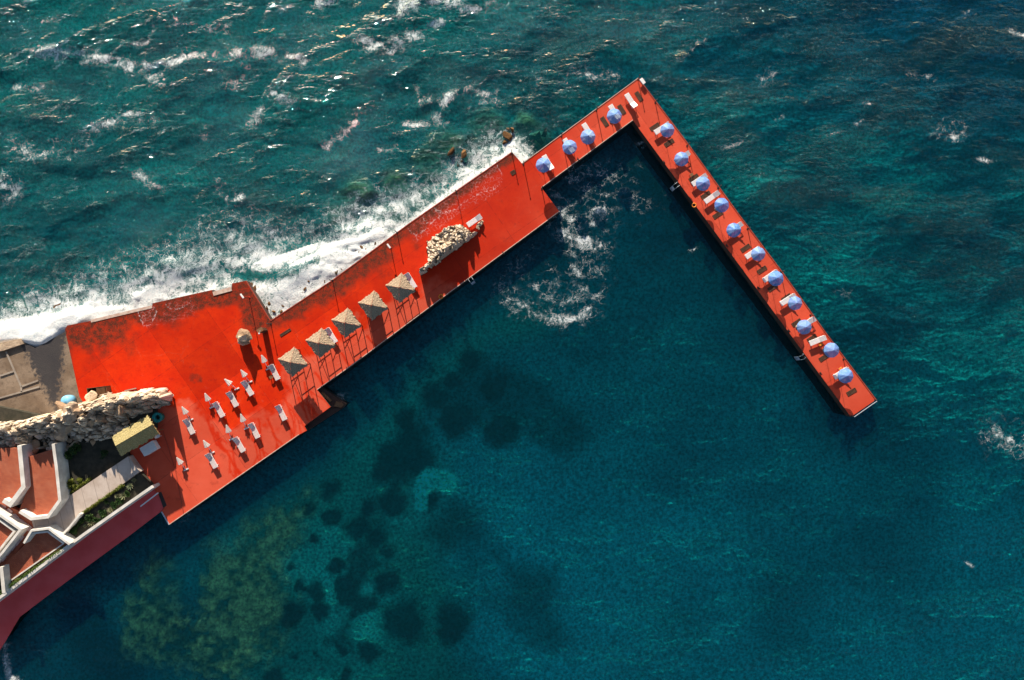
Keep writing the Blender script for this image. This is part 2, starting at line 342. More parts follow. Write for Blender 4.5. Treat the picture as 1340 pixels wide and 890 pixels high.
# ------------------------------------------------------------------ seabed
GRASS = [(432, 637, 17), (406, 669, 10), (435, 676, 11), (415, 706, 9), (384, 743, 8), (393, 764, 6), (441, 742, 10), (448, 764, 12), (459, 779, 14), (418, 776, 12), (420, 800, 13),
    (381, 800, 12), (480, 791, 12), (465, 806, 6), (384, 833, 6), (386, 856, 9), (411, 854, 6), (448, 850, 6), (484, 848, 14), (357, 881, 14), (453, 886, 10), (614, 470, 12),
    (572, 520, 24), (531, 550, 18), (535, 575, 14), (520, 603, 26), (500, 620, 16), (560, 656, 20), (529, 815, 30), (590, 812, 26), (502, 758, 20), (470, 690, 18), (490, 700, 22),
    (545, 600, 28), (600, 545, 30), (515, 660, 22), (480, 665, 14), (505, 720, 16), (640, 505, 24), (590, 500, 18), (655, 560, 26), (510, 590, 18)]
def bed_fields(X, Y):
    Zb = -4.6
    k = F/(H-Zb); px = 670+X*k; py = 445-Y*k
    n1 = fbm(X/9, Y/9, 103); n2 = fbm(X/2.6, Y/2.6, 111); n3 = fbm(X/26, Y/26, 121, 3); n4 = fbm(X/.8, Y/.8, 131, 3); n5 = fbm(X/14, Y/5, 141, 3)
    def c(*a): return np.array(a)[None, None, :]*np.ones((*X.shape, 1))
    def mixc(a, b, f): return a*(1-f[..., None])+b*f[..., None]
    deep = mixc(c(.004, .045, .07), c(.006, .16, .16), sstep(.3, .7, .55*n3+.45*n5))
    tone = sstep(500, 1250, px)*sstep(300, 0, py)
    col = mixc(deep, c(.002, .034, .085), tone)
    col = mixc(col, c(.008, .27, .27), sstep(380, 800, py+(n1-.5)*160)*sstep(560, 760, px+(n3-.5)*200)*(.35+.75*sstep(.35, .65, n3)))
    col = mixc(col, c(.008, .17, .16), sstep(720, 300, px)*sstep(420, 200, py)*(.1+.9*n1)*.5)
    # green sand flats lower left
    flat = sstep(640, 520, px+(n1-.5)*120)*sstep(520, 640, py+(n1-.5)*90+.35*(px-400)*-1*0)
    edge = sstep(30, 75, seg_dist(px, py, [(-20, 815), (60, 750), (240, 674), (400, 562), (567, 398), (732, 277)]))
    sand = mixc(c(.014, .17, .13), c(.03, .36, .26), sstep(.35, .7, n1))
    col = mixc(col, sand, flat*edge*sstep(240, 330, px+(n1-.5)*60))
    band = np.exp(-((seg_dist(px, py, [(400, 700), (500, 570), (560, 500), (640, 430), (700, 415)])+(n2-.5)*20)/26)**2)
    col = mixc(col, c(.02, .22, .15), band*.75)
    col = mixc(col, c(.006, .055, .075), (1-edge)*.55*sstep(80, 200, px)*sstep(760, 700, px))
    rpoly = [(202, 728), (165, 790), (155, 850), (200, 860), (309, 885), (360, 850), (372, 760), (399, 695), (405, 650), (340, 690), (270, 735), (262, 800), (222, 800), (212, 740)]
    qx, qy = px+(n2-.5)*30+(n1-.5)*30, py+(n2-.5)*30
    rd = seg_dist(qx, qy, rpoly+[rpoly[0]])*np.where(inside(qx, qy, rpoly), 1, -1)
    rock = sstep(-26, 18, rd+(n4-.5)*16)
    _old = inside(px+(n2-.5)*40, py+(n2-.5)*40, [(202, 728), (165, 790), (155, 850), (200, 860), (309, 885), (360, 850), (372, 760), (399, 695), (405, 650), (340, 690), (270, 735), (262, 800), (222, 800), (212, 740)])
    rk = mixc(c(.04, .05, .03), c(.62, .36, .12), sstep(.35, .72, n4*.6+n2*.5-.05))
    rk = mixc(rk, c(.60, .28, .09), sstep(.45, .7, n1)*.8*(px < 340))
    col = mixc(col, rk, rock*.8*sstep(.1, .5, n2*.35+n4*.75))
    blue = sstep(150, 90, px)*sstep(770, 850, py)
    col = mixc(col, c(.005, .03, .055), sstep(40, 8, seg_dist(px, py, [(95, 800), (120, 850), (150, 895)])+(n1-.5)*50)*.9)
    col = mixc(col, c(.01, .12, .14), sstep(60, 10, seg_dist(px, py, [(40, 830), (60, 880)])+(n1-.5)*30)*.6)
    g = 0*X
    for gx, gy, gr in GRASS:
        q = np.hypot(px-gx+(n1-.5)*16, py-gy+(n1-.5)*12)+(n2-.5)*20+(n4-.5)*9
        g = np.maximum(g, sstep(gr*1.3, gr*.55, q))
    g = np.maximum(g, .7*sstep(52, 6, seg_dist(px, py, [(590, 680), (650, 725), (700, 780), (720, 820)])+(n1-.5)*90+(n2-.5)*24))
    belt = seg_dist(px, py, [(610, 478), (570, 530), (530, 580), (515, 640), (490, 700), (470, 760), (450, 830)])+(n2-.5)*46+(n1-.5)*50+(n4-.5)*14
    g = np.maximum(g, .9*sstep(30, -2, belt))
    g = np.maximum(g, .7*sstep(46, 10, seg_dist(px, py, [(600, 520), (680, 520), (730, 560)])+(n1-.5)*60))
    spot = sstep(17, 10, np.minimum(seg_dist(px, py, [(552, 640), (562, 625), (588, 630)]), seg_dist(px, py, [(553, 630), (551, 662)])*1.3)+(n2-.5)*12)
    g = g*(1-spot); col = mixc(col, c(.02, .42, .32), spot)
    col = mixc(col, c(.003, .020, .030), g*.93)
    # submerged rocks off the deck
    rr = 0*X
    for gx, gy, gr in [(470, 255, 30), (520, 240, 26), (560, 215, 22), (590, 190, 26), (640, 172, 30), (690, 160, 24), (510, 285, 26), (545, 262, 20), (440, 285, 20), (620, 215, 26), (85, 395, 26), (30, 405, 20), (700, 185, 20)]:
        rr = np.maximum(rr, sstep(gr*1.2, gr*.3, np.hypot(px-gx, py-gy)+(n2-.5)*40))
    col = mixc(col, mixc(c(.08, .07, .04), c(.36, .22, .08), sstep(.4, .7, n2)), rr*.8)
    col = col*(.87+.26*n4[..., None])*3.4
    Z = Zb+(n1-.5)*1.2+rock*(n4*.7+.6)+g*.35+rr*.9*n2
    far = sstep(75, 400, np.hypot(X, Y)); Z = Z-far*6
    return Z, {'col': col}
def bed_material():
    t = NT('seabed'); p = t.wpos(); n = t.noise(p, 2.5, 6, .65); n2 = t.noise(p, .5, 5, .6)
    col = t.mix(1.0, t.acol('col'), t.mix(t.ss(n, .3, .7), (.45, .45, .45), (1.6, 1.6, 1.5)), 'MULTIPLY')
    return t.done(t.bsdf(col, .9, t.bump(n, .25, .2), .1))
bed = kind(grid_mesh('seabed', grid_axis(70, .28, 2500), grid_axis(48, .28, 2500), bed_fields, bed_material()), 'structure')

# ================================================================== DECK
SHEETS = [[(533, 297), (538, 305), (545, 308), (556, 301), (574, 285), (576, 279), (566, 270)], [(552, 283), (556, 291), (563, 293), (574, 286), (577, 277), (562, 274)],
          [(567, 270), (573, 277), (580, 280), (596, 275), (611, 262), (628, 253), (646, 248), (656, 240), (657, 228), (650, 214)],
          [(180, 406), (184, 419), (190, 428), (198, 426), (206, 408), (200, 400)], [(217, 396), (219, 402), (230, 406), (241, 402), (249, 394), (248, 388)]]
rs = random.Random(11)
TRAILS = []
def trail(sx, sy, a, n, hw, depth=0):
    pts = [(sx, sy)]
    for i in range(n):
        a += rs.uniform(-16, 16); a += (66-a)*.15
        pts.append((pts[-1][0]+7*math.cos(math.radians(a)), pts[-1][1]+7*math.sin(math.radians(a))))
        if depth < 2 and rs.random() < .22: trail(pts[-1][0], pts[-1][1], a+rs.choice((-28, 26)), max(3, n-i-2), hw*.75, depth+1)
    TRAILS.append((pts, hw))
for sx, sy, n in [(276, 556, 9), (284, 566, 12), (272, 550, 5), (318, 560, 9), (338, 548, 10), (350, 548, 8), (362, 532, 9), (372, 520, 9), (386, 508, 7), (398, 500, 6), (300, 575, 8), (330, 575, 7), (392, 520, 5), (412, 488, 4), (446, 462, 4), (480, 440, 3)]:
    trail(sx, sy, rs.uniform(45, 72), n, rs.uniform(.7, 1.5))
LOWER = [(221, 687), (391, 569), (415, 510), (457, 480), (567, 398), (732, 277)]
UPPER = [(85, 431), (119, 420), (199, 400), (277, 379.5), (322, 367.5), (354, 420), (435, 366.5), (534, 293.5), (670, 199)]
def deck_masks(px, py):
    X = px*PX; Y = py*PX
    n1 = fbm(X/5, Y/5, 203); n2 = fbm(X/1.6, Y/1.6, 211); n3 = fbm(X/.5, Y/.5, 221, 3)
    lo = seg_dist(px, py, LOWER); up = seg_dist(px, py, UPPER)
    wdt = np.interp(px, [200, 250, 300, 380, 420, 520, 575, 620], [160, 120, 52, 40, 38, 34, 16, -20])
    dry = sstep(7, -7, lo-wdt+(n1-.5)*46+(n2-.5)*30+(n3-.5)*10)*(px < 640)
    dry = np.maximum(dry, sstep(262, 246, px+(py-600)*-.25+(n1-.5)*24)*sstep(530, 545, py))
    tr = 0*px
    for pts, hw in TRAILS: tr = np.maximum(tr, sstep(hw+1.3, hw-.7, seg_dist(px+(n2-.5)*4, py, pts)))
    dry = dry*(1-.92*tr)
    dry = np.maximum(dry, sstep(690, 800, px+(n1-.5)*90+(py-150)*.4)*.95)
    wg = np.interp(px, [85, 180, 260, 320, 360, 440, 540, 600, 680], [62, 52, 22, 38, 26, 28, 34, 14, 11])
    gr = sstep(1.0, .35, up/wg+(n1-.5)*1.1+(n2-.5)*.9)*(px < 700)
    gr = np.maximum(gr, .6*sstep(10, 2, np.hypot(px-250, (py-495)*1.3)+(n2-.5)*90+20))
    sh = 0*px
    for P in SHEETS:
        q = seg_dist(px+(n2-.5)*4, py+(n2-.5)*4, P); ins = inside(px, py, P)
        sh = np.maximum(sh, np.where(ins, .24+.2*(n2-.5), 0)); sh = np.maximum(sh, .62*np.exp(-(q/.8)**2)*(up > 1.5)*(.5+n2))
    sh = np.maximum(sh, .28*sstep(14, 2, seg_dist(px, py, [(545, 310), (580, 285), (620, 262), (650, 250)])+(n2-.5)*16))
    sh = np.maximum(sh, .25*sstep(18, 2, seg_dist(px, py, [(195, 425), (250, 408)])+(n2-.5)*16))
    return dry, gr, sh
def surface_cdt(name, poly_px, z, mat, step=1.5, masks=None):
    poly = [tuple(p) for p in poly_px]
    xs_ = [p[0] for p in poly]; ys_ = [p[1] for p in poly]
    gx, gy = np.meshgrid(np.arange(min(xs_), max(xs_), step), np.arange(min(ys_), max(ys_), step), indexing='ij')
    gx = (gx+rng.uniform(-.25, .25, gx.shape)*step).ravel(); gy = (gy+rng.uniform(-.25, .25, gy.shape)*step).ravel()
    ok = inside(gx, gy, poly) & (seg_dist(gx, gy, poly+[poly[0]]) > step*.45)
    pts = poly+list(zip(gx[ok].tolist(), gy[ok].tolist())); n = len(poly)
    r = delaunay_2d_cdt([Vector(p) for p in pts], [(i, (i+1) % n) for i in range(n)], [], 1, 1e-5)
    v = np.array([tuple(p) for p in r[0]]); fs = [tuple(q) for q in r[2]]
    k = (H-z)/F
    me = bpy.data.meshes.new(name)
    me.from_pydata([((a-670)*k, (445-b)*k, z) for a, b in v], [], fs)
    if masks:
        for nm, val in zip(('dry', 'grime', 'wash'), masks(v[:, 0], v[:, 1])):
            a = me.attributes.new(nm, 'FLOAT', 'POINT'); a.data.foreach_set('value', np.asarray(val, np.float32))
    bm = bmesh.new(); bm.from_mesh(me); bmesh.ops.recalc_face_normals(bm, faces=bm.faces)
    if bm.faces[0].normal.z < 0: bmesh.ops.reverse_faces(bm, faces=bm.faces[:])
    bm.to_mesh(me); bm.free(); me.materials.append(mat)
    o = bpy.data.objects.new(name, me); COL.objects.link(o); return o
def deck_material():
    t = NT('red_deck_paint'); p = t.wpos()
    dry = t.attr('dry'); gr = t.attr('grime'); wash = t.attr('wash')
    n1 = t.noise(p, .28, 6, .6); n2 = t.noise(p, 1.7, 7, .68); n3 = t.noise(p, 9, 4, .6)
    ax = t.scale(p, (1, 5, 1), math.radians(-34.5)); st = t.noise(ax, .9, 6, .65)
    wet = t.mix(t.ss(n1, .3, .7), (.55, .020, .002), (.66, .034, .003))
    wet = t.mix(t.math('MULTIPLY', t.ss(n2, .45, .75), .5), wet, (.40, .012, .004))
    wet = t.mix(t.math('MULTIPLY', t.ss(st, .56, .72), .35), wet, (.34, .014, .006))
    wet = t.mix(t.math('MULTIPLY', t.ss(t.noise(p, .75, 8, .7), .60, .70), .45), wet, (.30, .014, .008))
    vc = t.n('TexVoronoi', {'Vector': t.n('VectorMath', {0: t.noise(p, .8, 4, .6, out=1), 1: (2.2, 2.2, 0), 2: p}, operation='MULTIPLY_ADD'), 'Scale': .16}, feature='DISTANCE_TO_EDGE', voronoi_dimensions='2D')
    wet = t.mix(t.math('MULTIPLY', t.ss(vc, .010, .0), t.math('MULTIPLY', t.ss(n1, .45, .6), .4)), wet, (.62, .10, .05))
    # construction seams of the slab
    sx_ = t.n('SeparateXYZ', {0: t.scale(p, (1, 1, 1), math.radians(-34.8))}, 0); sy_ = t.n('SeparateXYZ', {0: t.scale(p, (1, 1, 1), math.radians(-34.8))}, 1)
    def seam(c, f): return t.ss(t.math('ABSOLUTE', t.math('SUBTRACT', t.math('FRACT', t.math('MULTIPLY', c, f)), .5)), .5-.045*f, .5-.015*f)
    wn = t.n('TexWhiteNoise', {'Vector': t.n('CombineXYZ', {0: t.math('FLOOR', t.math('MULTIPLY', sx_, .14)), 1: t.math('FLOOR', t.math('MULTIPLY', sy_, .19))})}, 0, noise_dimensions='2D')
    sm = t.math('MULTIPLY', t.math('MAXIMUM', seam(sx_, .14), seam(sy_, .19)), t.ss(n2, .35, .6))
    dr = t.mix(t.ss(n1, .3, .7), (.60, .075, .036), (.68, .105, .056))
    dr = t.mix(t.math('MULTIPLY', t.ss(n2, .55, .8), .35), dr, (.58, .13, .08))
    col = t.mix(dry, wet, dr)
    col = t.mix(.8, col, t.mix(wn, (.80, .76, .74), (1.12, 1.10, 1.06)), 'MULTIPLY')
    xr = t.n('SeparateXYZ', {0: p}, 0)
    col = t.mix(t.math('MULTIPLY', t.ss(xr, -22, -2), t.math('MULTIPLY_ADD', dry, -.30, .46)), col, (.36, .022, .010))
    salt = t.math('MULTIPLY', t.ss(t.noise(p, 1.3, 9, .72), .60, .72), t.math('MULTIPLY_ADD', dry, .22, .10))
    col = t.mix(salt, col, (.66, .30, .22))
    rub = t.math('MULTIPLY', t.ss(t.noise(p, .55, 8, .7), .57, .68), .32)
    col = t.mix(rub, col, (.20, .018, .012))
    gm = t.math('MULTIPLY', gr, t.ss(t.math('ADD', t.math('MULTIPLY', n2, .55), t.math('MULTIPLY', n3, .5)), .38, .68))
    gm = t.math('ADD', t.math('MULTIPLY', gm, .80), t.math('MULTIPLY', gr, .40), clamp=True)
    col = t.mix(gm, col, (.085, .026, .014))
    col = t.mix(t.math('MULTIPLY', sm, .5), col, (.12, .012, .008))
    # fine slab seams
    wv2 = t.n('VectorMath', {0: t.noise(p, 1.2, 4, .6, out=1), 1: (.9, .9, 0), 2: p}, operation='MULTIPLY_ADD')
    vo = t.n('TexVoronoi', {'Vector': wv2, 'Scale': 2.6}, feature='DISTANCE_TO_EDGE', voronoi_dimensions='2D')
    wl = t.math('SUBTRACT', t.math('MULTIPLY', wash, 1.15), t.math('MULTIPLY', t.math('ADD', t.ss(vo, 0, .3), t.ss(n2, .3, .7)), .34))
    wm = t.math('MULTIPLY', t.ss(wl, -.05, .7), t.math('MULTIPLY_ADD', t.ss(n1, .35, .65), .4, .25))
    col = t.mix(wm, col, (.78, .78, .80))
    rough = t.math('MULTIPLY_ADD', dry, .3, .5)
    return t.done(t.bsdf(col, rough, t.bump(t.math('ADD', n2, t.math('MULTIPLY', n3, .3)), .18, .04), .12))
M_deck = deck_material()
M_side = simple('weathered_concrete_side', (.045, .02, .016), (.10, .055, .04), .8, .85)
M_conc = simple('bare_concrete', (.26, .21, .17), (.40, .34, .28), .7, .85, .4, .03)
kind(surface_cdt('sun_deck', DECK, 0.0, M_deck, 1.6, deck_masks), 'structure')
def side_walls(name, poly, z0, z1, mat, parent=None):
    n = len(poly); t = [W(a, b, z1) for a, b in poly]; b = [Vector((q.x, q.y, z0)) for q in t]
    t = [q+Vector((0, 0, -.004)) for q in t]
    return MB().add(t+b, [(i, n+i, n+(i+1) % n, (i+1) % n) for i in range(n)]+[tuple(range(n, 2*n))]).build(name, mat, parent)
kind(side_walls('sun_deck_base', DECK, -6.5, 0, M_side), 'structure')
pier = empty('pier', W(835, 102, 0))
tag(pier, 'narrow red L-shaped pier reaching out from the end of the red deck', 'pier')
pw_ = surface_cdt('walkway', PIER, 0.0, M_deck, 2.0, deck_masks); pw_.parent = pier; pw_.matrix_parent_inverse = Matrix.Translation(-pier.location)
pb_ = side_walls('base', PIER, -6.5, 0, M_side, pier); pb_.matrix_parent_inverse = Matrix.Translation(-pier.location)

# pale worn kerbs
M_pale = simple('salt_worn_edge', (.45, .26, .20), (.62, .50, .42), 2.5, .8)
M_dred = simple('worn_red_edge', (.30, .03, .015), (.42, .07, .035), 1.5, .7)
def kerb(pts, w, h, mat, out=0.0):
    m = MB()
    for a, b in zip(pts[:-1], pts[1:]): m.bar(W(*a, h/2-.01), W(*b, h/2-.01), w, h)
    return m
kind(kerb([(221.5, 686.2), (391, 568.6)], .09, .06, M_pale).build('deck_kerb', M_pale), 'structure')
kind(kerb([(415, 509.7), (457.5, 479.7), (567, 398.2), (732, 276.6)], .08, .06, M_pale).build('deck_kerb', M_pale), 'structure')
kind(kerb([(119, 420.3), (199, 401.4)], .35, .05, M_pale).build('deck_kerb', M_pale), 'structure')
kind(kerb([(279, 384.6), (303, 378)], .5, .08, M_pale).build('deck_kerb', M_pale), 'structure')
kind(kerb([(322, 367.8), (354, 420), (435, 366.7), (534, 293.7), (670, 199.2)], .10, .05, M_dred).build('deck_kerb', M_dred), 'structure')
def pchild(o): o.parent = pier; o.matrix_parent_inverse = Matrix.Translation(-pier.location); return o
pchild(kerb([(708.5, 245.3), (828, 157.1)], .08, .06, M_pale).build('kerb', M_pale))
pchild(kerb([(683.3, 214), (835, 102.3)], .07, .06, M_pale).build('kerb', M_pale))
pchild(kerb([(835.2, 102.3), (900.5, 188.7), (966, 279.7), (1024, 356.7), (1082, 437.7), (1146.2, 523)], .10, .06, M_dred).build('kerb', M_dred))

#@@OBJECTS@@
# ================================================================== MATERIALS OF THE THINGS
M_white = simple('white_painted_frame', (.72, .71, .70), (.82, .81, .80), 3, .45, .05, .01, .4)
M_wslat = simple('white_plastic_slats', (.66, .65, .66), (.80, .80, .80), 5, .4, .1, .01, .4)
M_gslat = simple('grey_white_sling', (.56, .51, .49), (.72, .68, .66), 5, .7, .15, .01)
M_black = simple('dark_iron', (.025, .02, .02), (.05, .035, .03), 6, .6)
M_redpost = simple('red_painted_post', (.40, .03, .012), (.55, .05, .02), 5, .6)
M_wood = simple('dark_wet_wood', (.045, .022, .014), (.11, .055, .03), 4, .75, .4)
M_brownwood = simple('brown_board', (.16, .07, .03), (.26, .13, .06), 4, .75, .4)
M_orange = simple('orange_plastic', (.75, .20, .02), (.80, .28, .04), 4, .5)
M_steel = simple('pale_steel', (.30, .36, .42), (.42, .48, .55), 6, .4, .05, .01, .5)
M_teal = simple('teal_plastic', (.01, .20, .20), (.02, .28, .27), 3, .45)
M_blue = simple('pale_blue_plastic', (.14, .42, .68), (.22, .52, .78), 2, .45)
M_rust = simple('rusty_sheet', (.09, .045, .025), (.20, .10, .05), 3, .85, .4)

def thatch(name, c1, c2, c3):
    t = NT(name); p = t.coord()
    n = t.noise(p, 2.2, 6, .65); f = t.noise(t.scale(p, (26, 26, 5)), 1, 4, .65); g = t.noise(p, 9, 4, .6)
    col = t.mix(t.ss(n, .3, .7), c1, c2)
    col = t.mix(t.ss(t.math('ADD', t.math('MULTIPLY', f, .6), t.math('MULTIPLY', g, .4)), .45, .66), t.mix(.0, c3, c3), col)
    return t.done(t.bsdf(col, .95, t.bump(t.math('ADD', f, g), .9, .08), .05))
M_thatch = thatch('grey_palm_thatch', (.60, .47, .33), (.76, .62, .45), (.28, .21, .15))
M_ythatch = thatch('yellow_palm_thatch', (.62, .50, .20), (.74, .64, .34), (.30, .25, .12))

def canopy_mat():
    t = NT('blue_parasol_cloth'); p = t.coord()
    x = t.n('SeparateXYZ', {0: p}, 0); y = t.n('SeparateXYZ', {0: p}, 1)
    a = t.math('ARCTAN2', y, x); q = t.math('ABSOLUTE', t.math('SUBTRACT', t.math('FRACT', t.math('MULTIPLY', a, 8/6.28318)), .5))
    seam = t.ss(q, .44, .49)
    odd = t.math('GREATER_THAN', t.math('FRACT', t.math('MULTIPLY', a, 4/6.28318)), .5)
    n = t.noise(p, 4, 4)
    col = t.mix(odd, (.045, .22, .66), (.10, .32, .76))
    col = t.mix(t.math('MULTIPLY', t.ss(n, .4, .7), .35), col, (.42, .60, .88))
    oi = t.n('ObjectInfo', out=5); col = t.mix(t.math('MULTIPLY', oi, .35), col, (.34, .46, .70))
    col = t.mix(t.math('MULTIPLY', seam, .55), col, (.07, .14, .40))
    d = t.bsdf(col, .55, None, .3); tl = t.n('BsdfTranslucent', {'Color': col}); tr = t.n('BsdfTransparent', {'Color': (.85, .92, 1, 1)})
    return t.done(t.n('MixShader', {0: .13, 1: t.n('MixShader', {0: .2, 1: d, 2: tl}), 2: tr}))
M_canopy = canopy_mat()
def cloth_mat():
    t = NT('white_folded_cloth'); p = t.coord(); n = t.noise(p, 6, 4); col = t.mix(n, (.74, .73, .70), (.86, .85, .82))
    return t.done(t.n('MixShader', {0: .45, 1: t.bsdf(col, .8, t.bump(n, .3, .02), .1), 2: t.n('BsdfTranslucent', {'Color': col})}))
M_cloth = cloth_mat()

def rock_mat(name, c1, c2, c3):
    t = NT(name); p = t.wpos()
    n = t.noise(p, 1.1, 6, .6); m = t.noise(p, 5, 7, .7); r = t.n('NewGeometry', out=8)
    col = t.mix(t.ss(n, .32, .68), c1, c2)
    col = t.mix(t.math('MULTIPLY', t.ss(m, .5, .72), .7), col, c3)
    col = t.mix(.75, col, t.mix(r, (.52, .47, .43), (1.2, 1.14, 1.05)), 'MULTIPLY')
    col = t.mix(t.math('MULTIPLY', t.ss(t.math('FRACT', t.math('MULTIPLY', r, 7.3)), .72, .95), .6), col, (.34, .20, .11))
    return t.done(t.bsdf(col, .92, t.bump(m, .8, .15), .15))
M_rock = rock_mat('pale_limestone', (.46, .35, .26), (.64, .52, .39), (.22, .16, .12))
def stone_mat():
    t = NT('mortared_limestone'); p = t.wpos(); r = t.attr('stone'); n = t.noise(p, 1.1, 6, .6); m = t.noise(p, 6, 7, .7)
    col = t.mix(r, (.44, .35, .26), (.74, .63, .50)); col = t.mix(t.math('MULTIPLY', t.ss(n, .5, .75), .45), col, (.32, .29, .27))
    col = t.mix(t.math('MULTIPLY', t.ss(m, .5, .72), .6), col, (.20, .14, .10))
    return t.done(t.bsdf(col, .92, t.bump(m, .8, .12), .15))
M_stone = stone_mat()
M_searock = rock_mat('wet_brown_rock', (.09, .045, .02), (.22, .12, .05), (.05, .035, .025))
M_darkrock = rock_mat('wet_dark_rock', (.035, .03, .025), (.09, .065, .04), (.02, .02, .02))

# ================================================================== ROCKS
def rock_into(m, c, r, seed, sq=(1, 1, .8)):
    rr = random.Random(seed)
    bm = bmesh.new(); bmesh.ops.create_icosphere(bm, subdivisions=3 if r > .38 else 2, radius=1)
    pl = []
    for _ in range(13):
        d = Vector((rr.gauss(0, 1), rr.gauss(0, 1), rr.gauss(0, 1))).normalized(); pl.append((d, rr.uniform(.36, .78)))
    sx, sy, sz = [s*rr.uniform(.65, 1.5) for s in sq]; rot = Matrix.Rotation(rr.uniform(0, 6.28), 3, 'Z')
    vs = []
    for v in bm.verts:
        p = v.co.copy()
        for d, o in pl:
            k = p.dot(d)
            if k > o: p -= d*(k-o)*.99
        p *= 1+.06*math.sin(7*p.x+seed)*math.sin(6*p.y+2*seed)+rr.uniform(-.012, .012)
        p = rot @ Vector((p.x*sx, p.y*sy, p.z*sz))
        vs.append(Vector(c)+p*r)
    bm.verts.index_update(); fs = [tuple(q.index for q in f.verts) for f in bm.faces]; bm.free()
    m.add(vs, fs)
def worley(x, y, cell, seed):
    r = np.random.default_rng(seed); J = r.random((64, 64, 2)); K = r.random((64, 64, 4))
    X = x/cell; Y = y/cell; xi = np.floor(X).astype(int); yi = np.floor(Y).astype(int)
    f1 = np.full(x.shape, 9.); f2 = f1.copy(); at = np.zeros((*x.shape, 4)); dx = 0*x; dy = 0*x
    for a in (-1, 0, 1):
        for b in (-1, 0, 1):
            i, j = (xi+a) & 63, (yi+b) & 63
            ox = xi+a+J[i, j, 0]-X; oy = yi+b+J[i, j, 1]-Y; d = np.hypot(ox, oy); m_ = d < f1
            f2 = np.where(m_, f1, np.minimum(f2, d)); at = np.where(m_[..., None], K[i, j], at); dx = np.where(m_, ox, dx); dy = np.where(m_, oy, dy); f1 = np.where(m_, d, f1)
    return f1*cell, f2*cell, at, dx*cell, dy*cell
def masonry(name, poly, zmid, heightf, cell, mat, seed, step=.075, zbase=-.4, rough=.22):
    P = [W(a, b, zmid) for a, b in poly]; xs_ = [p.x for p in P]; ys_ = [p.y for p in P]
    X, Y = np.meshgrid(np.arange(min(xs_)-.3, max(xs_)+.3, step), np.arange(min(ys_)-.3, max(ys_)+.3, step), indexing='ij')
    wx = X+(fbm(X/.5, Y/.5, seed+5, 3)-.5)*.3; wy = Y+(fbm(X/.5, Y/.5, seed+9, 3)-.5)*.3
    f1, f2, at, dx, dy = worley(wx, wy*1.25, cell, seed); g1, g2, bt, ex, ey = worley(wx, wy, cell*2.3, seed+1)
    k = F/(H-zmid); px = 670+X*k; py = 445-Y*k
    poly_w = [(p.x, p.y) for p in P]; jit = (at[..., 0]-.5)*cell*.7
    din = seg_dist(X, Y, poly_w+[poly_w[0]])*np.where(inside(X, Y, poly_w), 1, -1)+jit*.6
    hh = heightf(px, py)
    gap = np.clip((f2-f1)/(cell*.22), 0, 1)
    z = hh+(at[..., 1]-.5)*rough*2.4+(bt[..., 1]-.5)*rough*2.2+(at[..., 2]-.5)*dx*.6+(at[..., 3]-.5)*dy*.6-(1-gap)**1.5*rough*1.5+(fbm(X/.28, Y/.28, seed+3, 3)-.5)*.28
    z = np.where(din > 0, np.maximum(z, .05), zbase); keep = din > -.12
    nx, ny = X.shape; idx = -np.ones((nx, ny), int); idx[keep] = np.arange(keep.sum())
    vs = np.stack([X[keep], Y[keep], z[keep]], -1); q = np.stack([idx[:-1, :-1], idx[1:, :-1], idx[1:, 1:], idx[:-1, 1:]], -1).reshape(-1, 4); q = q[(q >= 0).all(1)]
    me = bpy.data.meshes.new(name); me.from_pydata(vs.tolist(), [], q.tolist()); me.materials.append(mat)
    a = me.attributes.new('stone', 'FLOAT', 'POINT'); a.data.foreach_set('value', at[..., 0][keep].astype(np.float32)); me.update()
    o = bpy.data.objects.new(name, me); COL.objects.link(o); return o
def poly_pts(poly, n, seed, mind):
    r = random.Random(seed); xs_ = [p[0] for p in poly]; ys_ = [p[1] for p in poly]; out = []
    for _ in range(n*60):
        a, b = r.uniform(min(xs_), max(xs_)), r.uniform(min(ys_), max(ys_))
        if inside(np.array(a), np.array(b), poly) and all((a-c)**2+(b-d)**2 > mind**2 for c, d in out):
            out.append((a, b))
            if len(out) >= n: break
    return out

# the long rubble wall on the left
RUB = [(-30, 556), (0, 553), (30, 553), (42, 545), (62, 547), (78, 534), (100, 527), (116, 518), (150, 515), (175, 512), (205, 509), (215, 518), (214, 531), (190, 537), (163, 549), (148, 574), (100, 582), (60, 590), (30, 592), (-30, 602)]
top_x = [-30, 0, 42, 78, 100, 150, 205, 216]; top_y = [556, 553, 545, 534, 527, 515, 509, 518]; bot_x = [-30, 30, 100, 146, 164, 190, 216]; bot_y = [602, 592, 582, 574, 549, 537, 530]
def rub_h(px, py):
    t0, t1 = np.interp(px, top_x, top_y), np.interp(px, bot_x, bot_y); q = (py-t0)/np.maximum(6, t1-t0)
    cz = np.interp(px, [0, 60, 110, 150, 185, 216], [2.2, 2.7, 3.8, 4.0, 3.3, 3.0])*(.62+.72*fbm(px/9, py/9, 88, 3))
    return cz*np.interp(q, [0, .08, .24, .5, .75, 1], [.35, .8, 1.0, .62, .3, .12])
o = masonry('rubble_wall', RUB, 2.0, rub_h, .72, M_stone, 71, .08, .2, .42)
m = MB(); k = 0
for a, b in poly_pts(RUB, 46, 5, 9):
    m2_ = float(rub_h(np.array(a), np.array(b)))
    rock_into(m, W(a, b, m2_*.92), random.choice((.4, .5, .62, .8, 1.0)), k, (1.25, 1, .75)); k += 1
c = m.build('loose_blocks', M_rock, o); kind(c, 'stuff')
tag(o, 'long wall of heaped cream limestone blocks between the red deck and the terraces', 'stone wall')

